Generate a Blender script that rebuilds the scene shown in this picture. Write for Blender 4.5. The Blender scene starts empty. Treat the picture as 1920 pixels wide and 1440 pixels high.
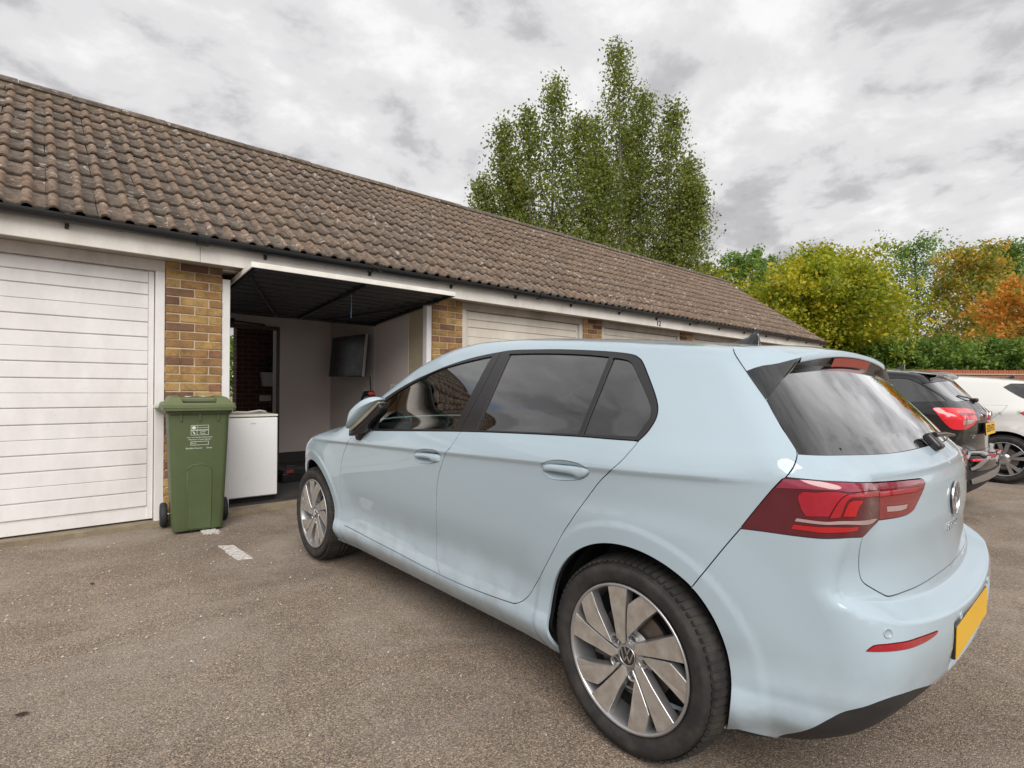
import bpy, bmesh, math, random
import numpy as np
from mathutils import Vector, Matrix, geometry as mgeo

random.seed(7); RNG = np.random.default_rng(11)
scene = bpy.context.scene
COL = scene.collection

# ---------------------------------------------------------------- camera
cam_d = bpy.data.cameras.new('camera'); cam = bpy.data.objects.new('camera', cam_d); COL.objects.link(cam)
cam_d.sensor_width = 36; cam_d.lens = 19.04; cam_d.shift_y = .00475; cam_d.clip_start = .05; cam_d.clip_end = 2000
YAW, PITCH, ROLL, EYE = .72187, -.00105, .00856, 1.18395
_f = Vector((math.sin(YAW)*math.cos(PITCH), math.cos(YAW)*math.cos(PITCH), math.sin(PITCH)))
_r = Vector((math.cos(YAW), -math.sin(YAW), 0)); _u = _r.cross(_f)
_R = _r*math.cos(ROLL) + _u*math.sin(ROLL); _U = _u*math.cos(ROLL) - _r*math.sin(ROLL)
cam.matrix_world = Matrix(((_R.x, _U.x, -_f.x, 0), (_R.y, _U.y, -_f.y, 0), (_R.z, _U.z, -_f.z, EYE), (0, 0, 0, 1)))
scene.camera = cam

# ---------------------------------------------------------------- sky, sun, exposure
SUN_EL, SUN_AZ = math.radians(40), math.radians(212)      # azimuth clockwise from +Y: behind the camera, to the left
world = bpy.data.worlds.new('World'); scene.world = world; world.use_nodes = True
nt = world.node_tree; nt.nodes.clear()
def wn(t, **k):
    n = nt.nodes.new(t)
    for a, b in k.items(): setattr(n, a, b)
    return n
out = wn('ShaderNodeOutputWorld'); bg = wn('ShaderNodeBackground'); bg.inputs['Strength'].default_value = .12
sky = wn('ShaderNodeTexSky', sky_type='NISHITA', sun_disc=False); sky.sun_elevation = SUN_EL; sky.sun_rotation = SUN_AZ
sky.air_density = 1; sky.dust_density = 1.5; sky.ozone_density = 1.2
tc = wn('ShaderNodeTexCoord'); sep = wn('ShaderNodeSeparateXYZ'); nt.links.new(tc.outputs['Generated'], sep.inputs[0])
def wm(op, a, b=None, clamp=False):
    n = wn('ShaderNodeMath', operation=op, use_clamp=clamp)
    for i, v in enumerate((a, b)):
        if v is None: continue
        if isinstance(v, (int, float)): n.inputs[i].default_value = v
        else: nt.links.new(v, n.inputs[i])
    return n.outputs[0]
# the cloud deck is laid out on a plane overhead so that it flattens towards the horizon
zz = wm('ADD', wm('MAXIMUM', sep.outputs['Z'], 0.0), .24)
comb = wn('ShaderNodeCombineXYZ')
nt.links.new(wm('DIVIDE', sep.outputs['X'], zz), comb.inputs[0]); nt.links.new(wm('DIVIDE', sep.outputs['Y'], zz), comb.inputs[1])
def wnoise(scale, detail, rough, loc, dist=0.):
    mp = wn('ShaderNodeMapping'); mp.inputs['Location'].default_value = loc; nt.links.new(comb.outputs[0], mp.inputs[0])
    n = wn('ShaderNodeTexNoise'); n.inputs['Scale'].default_value = scale; n.inputs['Detail'].default_value = detail
    n.inputs['Roughness'].default_value = rough; n.inputs['Distortion'].default_value = dist
    nt.links.new(mp.outputs[0], n.inputs['Vector']); return n.outputs['Fac']
def wramp(fac, stops):
    r = wn('ShaderNodeValToRGB'); r.color_ramp.interpolation = 'EASE'
    while len(r.color_ramp.elements) < len(stops): r.color_ramp.elements.new(.5)
    for e, (p, c) in zip(r.color_ramp.elements, stops): e.position = p; e.color = (*c, 1)
    nt.links.new(fac, r.inputs[0]); return r.outputs[0]
big = wnoise(.85, 5, .55, (3.1, 1.7, 0), .3); fine = wnoise(2.9, 10, .60, (0.4, 2.2, 0), .2)
shade = wm('ADD', wm('MULTIPLY', big, .5), wm('MULTIPLY', fine, .5))
CLOUD_GAIN = 4.5
cl = wramp(shade, [(.37, (.33, .325, .34)), (.445, (.47, .465, .48)), (.51, (.68, .675, .685)), (.60, (.85, .845, .85))])
gain = wn('ShaderNodeVectorMath', operation='SCALE'); gain.inputs['Scale'].default_value = CLOUD_GAIN; nt.links.new(cl, gain.inputs[0])
hole = wramp(wnoise(1.25, 6, .5, (7.3, 4.1, 0), .4), [(.25, (0, 0, 0)), (.31, (1, 1, 1))])
mix = wn('ShaderNodeMix', data_type='RGBA'); nt.links.new(hole, mix.inputs[0])
nt.links.new(sky.outputs[0], mix.inputs[6]); nt.links.new(gain.outputs[0], mix.inputs[7])
nt.links.new(mix.outputs[2], bg.inputs['Color']); nt.links.new(bg.outputs[0], out.inputs[0])
sun_d = bpy.data.lights.new('sun', 'SUN'); sun = bpy.data.objects.new('sun', sun_d); COL.objects.link(sun)
sun_d.energy = 1.5; sun_d.angle = math.radians(45); sun_d.color = (1, .95, .88)
_sd = Vector((math.sin(SUN_AZ)*math.cos(SUN_EL), math.cos(SUN_AZ)*math.cos(SUN_EL), math.sin(SUN_EL)))
sun.rotation_euler = _sd.to_track_quat('Z', 'Y').to_euler(); sun.location = _sd*50
vs = scene.view_settings; vs.view_transform = 'Standard'; vs.look = 'None'; vs.exposure = 1.08; vs.gamma = 1; vs.use_curve_mapping = False
scene.render.engine = 'CYCLES'
scene.cycles.max_bounces = 10; scene.cycles.transparent_max_bounces = 16; scene.cycles.glossy_bounces = 5; scene.cycles.transmission_bounces = 8

# ---------------------------------------------------------------- helpers
def link(name, me, parent=None, mat=None, loc=None, rot=None):
    o = bpy.data.objects.new(name, me); COL.objects.link(o)
    if parent is not None: o.parent = parent
    if mat is not None and me is not None:
        me.materials.clear(); me.materials.append(mat)
    if loc is not None: o.location = loc
    if rot is not None: o.rotation_euler = rot
    return o
def tag(o, label, cat, group=None):
    o['label'] = label; o['category'] = cat
    if group: o['group'] = group
    return o
def struct(o): o['kind'] = 'structure'; return o
def stuff(o): o['kind'] = 'stuff'; return o
def thing(name, label, cat, loc=(0, 0, 0), rz=0, group=None):
    o = bpy.data.objects.new(name, None); COL.objects.link(o); o.location = loc; o.rotation_euler = (0, 0, rz)
    o.empty_display_size = .2
    return tag(o, label, cat, group)
class MB:
    """collects boxes, prisms, tubes, lathes into one mesh"""
    def __init__(s): s.v = []; s.f = []; s.sm = []
    def add(s, v, f, smooth=False):
        n = len(s.v); s.v += [tuple(p) for p in v]; s.f += [tuple(i + n for i in q) for q in f]; s.sm += [smooth]*len(f); return s
    def box(s, a, b, M=None):
        (x0, y0, z0), (x1, y1, z1) = a, b
        v = [(x0,y0,z0),(x1,y0,z0),(x1,y1,z0),(x0,y1,z0),(x0,y0,z1),(x1,y0,z1),(x1,y1,z1),(x0,y1,z1)]
        if M is not None: v = [tuple(M @ Vector(p)) for p in v]
        return s.add(v, [(0,3,2,1),(4,5,6,7),(0,1,5,4),(1,2,6,5),(2,3,7,6),(3,0,4,7)])
    def rbox(s, a, b, r, M=None, seg=2, smooth=True):
        """box with all edges rounded by r"""
        c = [(p+q)/2 for p, q in zip(a, b)]; hs = [abs(q-p)/2 for p, q in zip(a, b)]
        r = min(r, min(hs)*.98)
        n = 2*(seg+1)
        def ax(i):
            out_ = []
            for sgn in (-1, 1):
                for k in range(seg+1):
                    th = (math.pi/4)*(k/seg)
                    out_.append((sgn, k))
            return out_
        bm = bmesh.new(); bmesh.ops.create_cube(bm, size=2)
        for v in bm.verts: v.co = Vector([v.co[i]*hs[i] for i in range(3)])
        bmesh.ops.bevel(bm, geom=list(bm.edges), offset=r, segments=seg, profile=.5, affect='EDGES')
        bm.verts.ensure_lookup_table()
        vv = [Vector(v.co) + Vector(c) for v in bm.verts]
        if M is not None: vv = [M @ p for p in vv]
        s.add(vv, [[v.index for v in f.verts] for f in bm.faces], smooth); bm.free(); return s
    def prism(s, poly, z0, z1, M=None, smooth=False):
        n = len(poly); v = [(x, y, z0) for x, y in poly] + [(x, y, z1) for x, y in poly]
        if M is not None: v = [tuple(M @ Vector(p)) for p in v]
        a = sum(poly[i][0]*poly[(i+1) % n][1] - poly[(i+1) % n][0]*poly[i][1] for i in range(n))
        f = [tuple(range(n-1, -1, -1)), tuple(range(n, 2*n))] + [(i, (i+1) % n, n + (i+1) % n, n+i) for i in range(n)]
        if a < 0: f = [q[::-1] for q in f]
        return s.add(v, f, smooth)
    def tube(s, pts, rad, seg=8, cap=True):
        pts = [Vector(p) for p in pts]; rr = rad if isinstance(rad, (list, tuple)) else [rad]*len(pts)
        v = []; f = []; ref = Vector((0, 0, 1))
        for i, p in enumerate(pts):
            d = (pts[min(i+1, len(pts)-1)] - pts[max(i-1, 0)]).normalized()
            if abs(d.dot(ref)) > .95: ref = Vector((1, 0, 0)) if abs(d.x) < .9 else Vector((0, 1, 0))
            a = d.cross(ref).normalized(); b = d.cross(a)
            for k in range(seg):
                th = 2*math.pi*k/seg; v.append(p + a*math.cos(th)*rr[i] + b*math.sin(th)*rr[i])
        for i in range(len(pts)-1):
            for k in range(seg):
                f.append((i*seg+k, i*seg+(k+1) % seg, (i+1)*seg+(k+1) % seg, (i+1)*seg+k))
        s.add(v, f, True)
        if cap:
            n = len(pts)
            s.add(v[:seg], [tuple(range(seg-1, -1, -1))]); s.add(v[(n-1)*seg:], [tuple(range(seg))])
        return s
    def lathe(s, prof, seg=32, M=None, a0=0, a1=2*math.pi, smooth=True):
        """profile of (radius, height) turned about local Z"""
        closed = abs(a1 - a0 - 2*math.pi) < 1e-6; ns = seg if closed else seg+1
        v = []; f = []
        for k in range(ns):
            th = a0 + (a1-a0)*k/seg
            for r, z in prof: v.append(Vector((r*math.cos(th), r*math.sin(th), z)))
        m = len(prof)
        for k in range(seg):
            k2 = (k+1) % ns
            for i in range(m-1): f.append((k*m+i, k2*m+i, k2*m+i+1, k*m+i+1))
        if M is not None: v = [M @ p for p in v]
        return s.add(v, f, smooth)
    def mesh(s, name):
        me = bpy.data.meshes.new(name); me.from_pydata(s.v, [], s.f)
        me.polygons.foreach_set('use_smooth', s.sm); me.update(); return me
    def build(s, name, mat, parent=None, fix=True, **k):
        me = s.mesh(name)
        if fix:
            bm = bmesh.new(); bm.from_mesh(me); bmesh.ops.recalc_face_normals(bm, faces=bm.faces); bm.to_mesh(me); bm.free()
        return link(name, me, parent, mat, **k)
def bevel(o, w=.004, seg=2, angle=35):
    m = o.modifiers.new('bevel', 'BEVEL'); m.width = w; m.segments = seg; m.limit_method = 'ANGLE'; m.angle_limit = math.radians(angle); m.harden_normals = False
    return o
def text_mesh(name, body, size, extrude=.001, align='CENTER'):
    cu = bpy.data.curves.new(name, 'FONT'); cu.body = body; cu.size = size; cu.extrude = extrude; cu.align_x = align; cu.align_y = 'CENTER'
    cu.resolution_u = 3
    o = bpy.data.objects.new(name + '_tmp', cu); COL.objects.link(o)
    dg = bpy.context.evaluated_depsgraph_get(); me = bpy.data.meshes.new_from_object(o.evaluated_get(dg))
    bpy.data.objects.remove(o); bpy.data.curves.remove(cu); me.name = name; return me

# ---------------------------------------------------------------- materials
class Mat:
    def __init__(s, name):
        s.m = bpy.data.materials.new(name); s.m.use_nodes = True; s.t = s.m.node_tree; s.t.nodes.clear()
        s.out = s.n('ShaderNodeOutputMaterial'); s.b = s.n('ShaderNodeBsdfPrincipled'); s.l(s.b.outputs[0], s.out.inputs[0])
    def n(s, t, **k):
        q = s.t.nodes.new(t)
        for a, b in k.items(): setattr(q, a, b)
        return q
    def l(s, a, b): s.t.links.new(a, b)
    def set(s, **k):
        for a, b in k.items():
            i = s.b.inputs[a.replace('_', ' ')]
            if isinstance(b, (tuple, list)): i.default_value = (*b, 1) if len(b) == 3 else b
            elif isinstance(b, (int, float)): i.default_value = b
            else: s.l(b, i)
        return s
    def coord(s, kind='Object', scale=(1, 1, 1), loc=(0, 0, 0)):
        c = s.n('ShaderNodeTexCoord'); mp = s.n('ShaderNodeMapping'); mp.inputs['Scale'].default_value = scale; mp.inputs['Location'].default_value = loc
        s.l(c.outputs[kind], mp.inputs[0]); return mp.outputs[0]
    def noise(s, scale, detail=4, rough=.55, vec=None, dist=0., col=False):
        q = s.n('ShaderNodeTexNoise'); q.inputs['Scale'].default_value = scale; q.inputs['Detail'].default_value = detail
        q.inputs['Roughness'].default_value = rough; q.inputs['Distortion'].default_value = dist
        s.l(vec if vec is not None else s.coord(), q.inputs['Vector']); return q.outputs['Color' if col else 'Fac']
    def voro(s, scale, vec=None, feature='F1', out='Distance', rand=1.):
        q = s.n('ShaderNodeTexVoronoi', feature=feature); q.inputs['Scale'].default_value = scale; q.inputs['Randomness'].default_value = rand
        s.l(vec if vec is not None else s.coord(), q.inputs['Vector']); return q.outputs[out]
    def ramp(s, fac, stops, interp='LINEAR'):
        r = s.n('ShaderNodeValToRGB'); r.color_ramp.interpolation = interp
        while len(r.color_ramp.elements) < len(stops): r.color_ramp.elements.new(.5)
        for e, (p, c) in zip(r.color_ramp.elements, stops):
            e.position = p; e.color = (*c, 1) if isinstance(c, tuple) else (c, c, c, 1)
        s.l(fac, r.inputs[0]); return r.outputs[0]
    def mix(s, fac, a, b, mode='MIX'):
        q = s.n('ShaderNodeMix', data_type='RGBA', blend_type=mode)
        for i, v in ((0, fac), (6, a), (7, b)):
            if isinstance(v, (int, float)): q.inputs[i].default_value = v
            elif isinstance(v, tuple): q.inputs[i].default_value = (*v, 1)
            else: s.l(v, q.inputs[i])
        return q.outputs[2]
    def math(s, op, a, b=None, clamp=False):
        q = s.n('ShaderNodeMath', operation=op, use_clamp=clamp)
        for i, v in enumerate((a, b)):
            if v is None: continue
            if isinstance(v, (int, float)): q.inputs[i].default_value = v
            else: s.l(v, q.inputs[i])
        return q.outputs[0]
    def bump(s, h, strength=.3, dist=.01):
        q = s.n('ShaderNodeBump'); q.inputs['Strength'].default_value = strength; q.inputs['Distance'].default_value = dist
        s.l(h, q.inputs['Height']); s.l(q.outputs[0], s.b.inputs['Normal']); return s
    def rnd(s): return s.n('ShaderNodeObjectInfo').outputs['Random']
def simple(name, col, rough=.5, metal=0., coat=0., var=.06, vscale=6, bump=0., bscale=200):
    """plain coloured material with slight mottling so that nothing is perfectly even"""
    m = Mat(name)
    nz = m.noise(vscale, 5, .6)
    c = m.mix(nz, tuple(max(0, v*(1-var)) for v in col), tuple(min(1, v*(1+var)) for v in col))
    m.set(Base_Color=c, Metallic=metal, Coat_Weight=coat, Roughness=m.ramp(nz, [(.3, max(.02, rough*.85)), (.7, min(1, rough*1.15))]))
    if bump: m.bump(m.noise(bscale, 3, .6), bump, .002)
    return m.m
def glass_mat(name, tint, through, rough=.0, ior=1.5):
    """thin pane: tinted see-through plus mirror reflection by Fresnel"""
    m = Mat(name); m.t.nodes.remove(m.b)
    tr = m.n('ShaderNodeBsdfTransparent'); tr.inputs[0].default_value = (*[c*through for c in tint], 1)
    gl = m.n('ShaderNodeBsdfGlossy'); gl.inputs['Roughness'].default_value = rough; gl.inputs[0].default_value = (1, 1, 1, 1)
    fr = m.n('ShaderNodeFresnel'); fr.inputs[0].default_value = ior
    fac = m.math('MULTIPLY', fr.outputs[0], 3.0, True)
    mx = m.n('ShaderNodeMixShader'); m.l(fac, mx.inputs[0]); m.l(tr.outputs[0], mx.inputs[1]); m.l(gl.outputs[0], mx.inputs[2]); m.l(mx.outputs[0], m.out.inputs[0])
    return m.m
def paint(name, col, flake=.0, rough=.32, dirt=(.16, .13, .11), dirtiness=.5):
    m = Mat(name)
    c = m.coord()
    s = m.n('ShaderNodeSeparateXYZ'); m.l(c, s.inputs[0])
    low = m.ramp(s.outputs[2], [(.18, 1.), (.55, 0.)])                    # road dirt thrown up low on the flanks
    sp = m.ramp(m.voro(420, c), [(.10, 1.), (.16, 0.)])                 # specks
    pt = m.ramp(m.noise(5, 5, .6, c), [(.42, 0.), (.68, 1.)])
    k = m.math('MULTIPLY', m.math('ADD', m.math('MULTIPLY', low, pt), m.math('MULTIPLY', sp, m.math('MULTIPLY', pt, low))), dirtiness, True)
    m.set(Base_Color=m.mix(k, col, dirt), Roughness=rough, Metallic=flake, Coat_Weight=1., Coat_Roughness=.012, Coat_IOR=1.55, Specular_IOR_Level=.1)
    return m.m

# ---------------------------------------------------------------- car body surfaces (car space: l = metres left of the centreline, y = forward of the rear axle, z = up)
def pchip(xs, ys):
    xs = np.asarray(xs, float); ys = np.asarray(ys, float)
    hh = np.diff(xs); dd = np.diff(ys) / hh
    m = np.zeros(len(xs))
    for i in range(1, len(xs) - 1):
        if dd[i-1] * dd[i] > 0:
            w1 = 2*hh[i] + hh[i-1]; w2 = hh[i] + 2*hh[i-1]
            m[i] = (w1 + w2) / (w1/dd[i-1] + w2/dd[i])
    m[0] = dd[0]; m[-1] = dd[-1]
    def fn(x):
        x = np.asarray(x, float)
        i = np.clip(np.searchsorted(xs, x) - 1, 0, len(hh) - 1)
        s = (x - xs[i]) / hh[i]
        lo = x < xs[0]; hi = x > xs[-1]
        r = ((2*s**3 - 3*s**2 + 1)*ys[i] + (s**3 - 2*s**2 + s)*hh[i]*m[i]
             + (-2*s**3 + 3*s**2)*ys[i+1] + (s**3 - s**2)*hh[i]*m[i+1])
        r = np.where(lo, ys[0] + (x - xs[0])*m[0], r)
        return np.where(hi, ys[-1] + (x - xs[-1])*m[-1], r)
    return fn
def sstep(a, b, x):
    t = np.clip((x - a) / (b - a), 0, 1); return t*t*(3 - 2*t)
def lin(x, w, r=.12):
    t = np.clip(x/w, -r, 1 + r)                 # straight ramp with slightly rounded ends
    return np.where(t < r, (t + r)**2/(4*r), np.where(t > 1 - r, 1 - (1 + r - t)**2/(4*r), t))
def smax(a, b, k):
    return np.maximum(a, b) + np.maximum(k - np.abs(a - b), 0)**2 / (4*k)

class Hatchback:
    wb = 2.619; zh = .316; arch = .352
    yp, lp, yf, lf, rho = -.22, .42, 2.95, .35, .5
    def __init__(s):
        s.prof = pchip([.05,.10,.16,.21,.245,.268,.29,.315,.35,.41,.50,.62,.75,.85,.905,.935,.965,.99,1.015,1.1,1.2,1.3,1.4,1.5,1.6],
                       [.60,.70,.775,.82,.846,.858,.863,.860,.851,.848,.856,.869,.880,.886,.8885,.884,.874,.861,.847,.806,.751,.690,.622,.55,.47])
        s.top = pchip([-1.0,-.6,-.393,-.2,0,.3,.6,.9,1.15,1.35,1.6,1.9,2.15,2.3,2.42,2.65,2.9,3.1,3.3,3.42,3.6],
                      [1.16,1.275,1.330,1.355,1.378,1.407,1.430,1.446,1.448,1.432,1.370,1.235,1.105,1.02,.982,.950,.90,.85,.775,.68,.45])
        s.rb = pchip([.15,.20,.24,.30,.38,.46,.53,.60,.70,.80,.88,.925,.945,.965,.985,1.05,1.15,1.25,1.35,1.5],
                     [-.50,-.585,-.640,-.695,-.735,-.737,-.737,-.738,-.742,-.752,-.752,-.745,-.722,-.672,-.648,-.592,-.500,-.405,-.305,-.15])
        s.fr = pchip([.15,.2,.3,.45,.6,.7,.8,.95],[3.2,3.3,3.42,3.47,3.46,3.42,3.3,3.0])
    def side(s, l, y, z):
        sh = -.036*(y - .4)*sstep(.45, .75, z)*(1 - sstep(1.05, 1.35, z))
        zz = z - sh
        w = s.prof(zz)
        d = zz - .908
        w = w + .0085*np.where(d > 0, np.exp(-(d/.035)**2), np.clip(1 + d/.022, 0, 1)**2)*sstep(-.47, -.25, y)
        w = w - .013*np.exp(-((zz - .44)/.10)**2)*sstep(.35, .6, y)*(1 - sstep(1.9, 2.2, y))      # hollow low on the doors
        for y0 in (0, s.wb):
            rr = np.hypot(y - y0, z - s.zh - .012)
            w = w + (.0045*(1 - sstep(.402, .432, rr)) + .010*(1 - sstep(.40, .60, rr)))*(1 - sstep(.74, .84, z))
        t = np.where(y < .1, .27*np.maximum(.1 - y, 0)**2, 0) + np.where(y > 2.3, .20*np.maximum(y - 2.3, 0)**2, 0)
        w = w - t - .028*sstep(.95, 1.2, z)*((y - .75)/1.1)**2
        w = w - .040*lin(.37 - z, .15)*(1 - sstep(-.44, -.34, y))          # the bumper turns under
        return np.abs(l) - w
    def rear(s, l, y, z):
        a = np.abs(l)
        zr = .535 + .12*a*a + .5*np.maximum(a - .55, 0)**2
        rec = .060*np.clip(lin(z - zr, .038), 0, 1)*(1 - sstep(.925, .975, z))*((1 - lin(a - .705, .07))*(1 - sstep(.66, .92, z)) + (1 - sstep(.56, .80, a))*sstep(.66, .92, z))
        bz = 1 - sstep(.52, .70, z)
        r = s.rb(z) + rec + (.155 - .05*bz)*a*a + .10*a**4 - .020*np.exp(-((z - .49)/.13)**2) + s.plate_recess(a, z)
        return r - y
    def plate_recess(s, a, z):
        return .016*(1 - lin(a - .282, .022))*lin(z - .366, .016)*(1 - lin(z - .502, .016))
    def front(s, l, y, z):
        return y - (s.fr(z) - .32*l*l - .2*l**4)
    def topf(s, l, y, z):
        g = sstep(.8, 1.4, y)
        return z - (s.top(y + .13*l*l*g) - .06*l*l - .09*l**4)
    def parts(s, l, y, z):
        return s.side(l, y, z), s.rear(l, y, z), s.front(l, y, z), s.topf(l, y, z)
    def F(s, l, y, z):
        a, b, c, d = s.parts(l, y, z)
        return smax(smax(smax(a, b, .10), c, .25), d*.9, .045)
    def grad(s, P, e=1.2e-3):
        l, y, z = P[:, 0], P[:, 1], P[:, 2]
        g = np.stack([s.F(l+e, y, z) - s.F(l-e, y, z), s.F(l, y+e, z) - s.F(l, y-e, z), s.F(l, y, z+e) - s.F(l, y, z-e)], 1)
        return g / (np.linalg.norm(g, axis=1, keepdims=True) + 1e-12)
    # unwrapped coordinate t round the plan of the left half: nose centre .. side .. tail centre
    def tmin(s): return s.yp - s.rho*math.pi/2 - s.lp
    def tmax(s): return s.yf + s.rho*math.pi/2 + s.lf
    def frame(s, t):
        t = np.asarray(t, float)
        o = np.zeros(t.shape + (2,)); n = np.zeros(t.shape + (2,))
        q = s.rho*math.pi/2
        A = (t >= s.yp) & (t <= s.yf); o[A] = np.stack([np.zeros(A.sum()), t[A]], 1); n[A] = (1, 0)
        B = (t < s.yp) & (t > s.yp - q); th = (s.yp - t[B])/s.rho
        o[B] = (s.lp, s.yp); n[B] = np.stack([np.cos(th), -np.sin(th)], 1)
        C = t <= s.yp - q; o[C] = np.stack([s.lp - (s.yp - q - t[C]), np.full(C.sum(), s.yp)], 1); n[C] = (0, -1)
        D = (t > s.yf) & (t < s.yf + q); th = (t[D] - s.yf)/s.rho
        o[D] = (s.lf, s.yf); n[D] = np.stack([np.cos(th), np.sin(th)], 1)
        E = t >= s.yf + q; o[E] = np.stack([s.lf - (t[E] - s.yf - q), np.full(E.sum(), s.yf)], 1); n[E] = (0, 1)
        return o, n
    def to_t(s, l, y):
        q = s.rho*math.pi/2
        if s.yp <= y <= s.yf: return y
        if y < s.yp:
            if l <= s.lp: return s.yp - q - (s.lp - l)
            return s.yp - s.rho*math.atan2(s.yp - y, l - s.lp)
        if l <= s.lf: return s.yf + q + (s.lf - l)
        return s.yf + s.rho*math.atan2(y - s.yf, l - s.lf)
    def solve(s, t, z):
        o, n = s.frame(t); z = np.asarray(z, float)
        lo = np.full(z.shape, -.02); hi = np.full(z.shape, 1.3)
        for _ in range(34):
            m = (lo + hi)/2
            out = s.F(o[:, 0] + m*n[:, 0], o[:, 1] + m*n[:, 1], z) > 0
            hi = np.where(out, m, hi); lo = np.where(out, lo, m)
        m = (lo + hi)/2
        return np.stack([o[:, 0] + m*n[:, 0], o[:, 1] + m*n[:, 1], z], 1)
    def solve_top(s, l, y):
        l = np.asarray(l, float); y = np.asarray(y, float)
        lo = np.full(l.shape, .3); hi = np.full(l.shape, 2.2)
        for _ in range(34):
            m = (lo + hi)/2
            out = s.F(l, y, m) > 0
            hi = np.where(out, m, hi); lo = np.where(out, lo, m)
        return np.stack([l, y, (lo + hi)/2], 1)
    def ridge(s, ts):
        # height at which flank and roof/bonnet meet, for every t
        o, n = s.frame(ts)
        lo = np.full(len(ts), .3); hi = np.full(len(ts), 1.6)
        for _ in range(30):
            zm = (lo + hi)/2
            dlo = np.full(len(ts), -.02); dhi = np.full(len(ts), 1.3)
            for _ in range(26):
                m = (dlo + dhi)/2
                l, y = o[:, 0] + m*n[:, 0], o[:, 1] + m*n[:, 1]
                a, b, c, d = s.parts(l, y, zm)
                out = smax(smax(a, b, .10), c, .25) > 0
                dhi = np.where(out, m, dhi); dlo = np.where(out, dlo, m)
            over = s.topf(o[:, 0] + dlo*n[:, 0], o[:, 1] + dlo*n[:, 1], zm) > 0
            hi = np.where(over, zm, hi); lo = np.where(over, lo, zm)
        return (lo + hi)/2

class Scaled(Hatchback):
    """another car: the same family of surfaces stretched to its own size"""
    def __init__(s, sx=1., sy=1., sz=1., belt=0.):
        super().__init__(); s.k = (sx, sy, sz)
        s.yp *= sy; s.yf *= sy; s.lp *= sx; s.lf *= sx
    def plate_recess(s, a, z): return 0*a
    def parts(s, l, y, z):
        return Hatchback.parts(s, l/s.k[0], y/s.k[1], z/s.k[2])
    def topf(s, l, y, z):
        return Hatchback.topf(s, l, y, z)
    def ridge(s, ts):
        o, n = s.frame(ts); lo = np.full(len(ts), .3); hi = np.full(len(ts), 1.8)
        for _ in range(26):
            zm = (lo + hi)/2; dlo = np.full(len(ts), -.02); dhi = np.full(len(ts), 1.4)
            for _ in range(24):
                m = (dlo + dhi)/2; a, b, c, d = s.parts(o[:, 0] + m*n[:, 0], o[:, 1] + m*n[:, 1], zm)
                out_ = smax(smax(a, b, .10), c, .25) > 0; dhi = np.where(out_, m, dhi); dlo = np.where(out_, dlo, m)
            over = s.parts(o[:, 0] + dlo*n[:, 0], o[:, 1] + dlo*n[:, 1], zm)[3] > 0
            hi = np.where(over, zm, hi); lo = np.where(over, lo, zm)
        return (lo + hi)/2
SUV_K = (1.0, 1.0, 1.035); SUV_AT = (7.05, 1.60)
WHITE_K = (1.0, .90, 1.0); WHITE_AT = (10.35, 1.06)

# ---------------------------------------------------------------- car skin: panels cut out of the body surface
def resample(pts, h, closed=False):
    """smooth a polyline between its corners and space it evenly"""
    P = [np.asarray(p, float) for p in pts]; n = len(P)
    corners = []
    for i in range(n):
        if not closed and i in (0, n-1): corners.append(i); continue
        a = P[i] - P[i-1]; b = P[(i+1) % n] - P[i]
        ca = np.dot(a, b)/(np.linalg.norm(a)*np.linalg.norm(b) + 1e-12)
        if ca < math.cos(math.radians(38)): corners.append(i)
    if closed and not corners: corners = [0]
    out_ = []
    segs = list(zip(corners, corners[1:])) if not closed else list(zip(corners, corners[1:] + [corners[0] + n]))
    for a, b in segs:
        Q = [P[i % n] for i in range(a, b+1)]
        R_ = []
        for i in range(len(Q)-1):
            p1, p2 = Q[i], Q[i+1]; p0 = Q[i-1] if i > 0 else 2*p1 - p2; p3 = Q[i+2] if i+2 < len(Q) else 2*p2 - p1
            for k in range(8):
                t = k/8
                R_.append(.5*((2*p1) + (-p0+p2)*t + (2*p0-5*p1+4*p2-p3)*t*t + (-p0+3*p1-3*p2+p3)*t**3))
        R_.append(Q[-1]); R_ = np.array(R_)
        d = np.r_[0, np.cumsum(np.linalg.norm(np.diff(R_, axis=0), axis=1))]
        m = max(1, int(round(d[-1]/h)))
        s_ = np.linspace(0, d[-1], m+1)
        S_ = np.stack([np.interp(s_, d, R_[:, j]) for j in range(R_.shape[1])], 1)
        out_ += list(S_[:-1])
    if not closed: out_.append(P[-1])
    return np.array(out_)
def inpoly(pts, poly):
    x, y = pts[:, 0], pts[:, 1]; r = np.zeros(len(pts), bool)
    j = len(poly)-1
    for i in range(len(poly)):
        xi, yi = poly[i]; xj, yj = poly[j]
        c = (yi > y) != (yj > y)
        if yi != yj: r ^= c & (x < (xj-xi)*(y-yi)/(yj-yi) + xi)
        j = i
    return r
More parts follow.
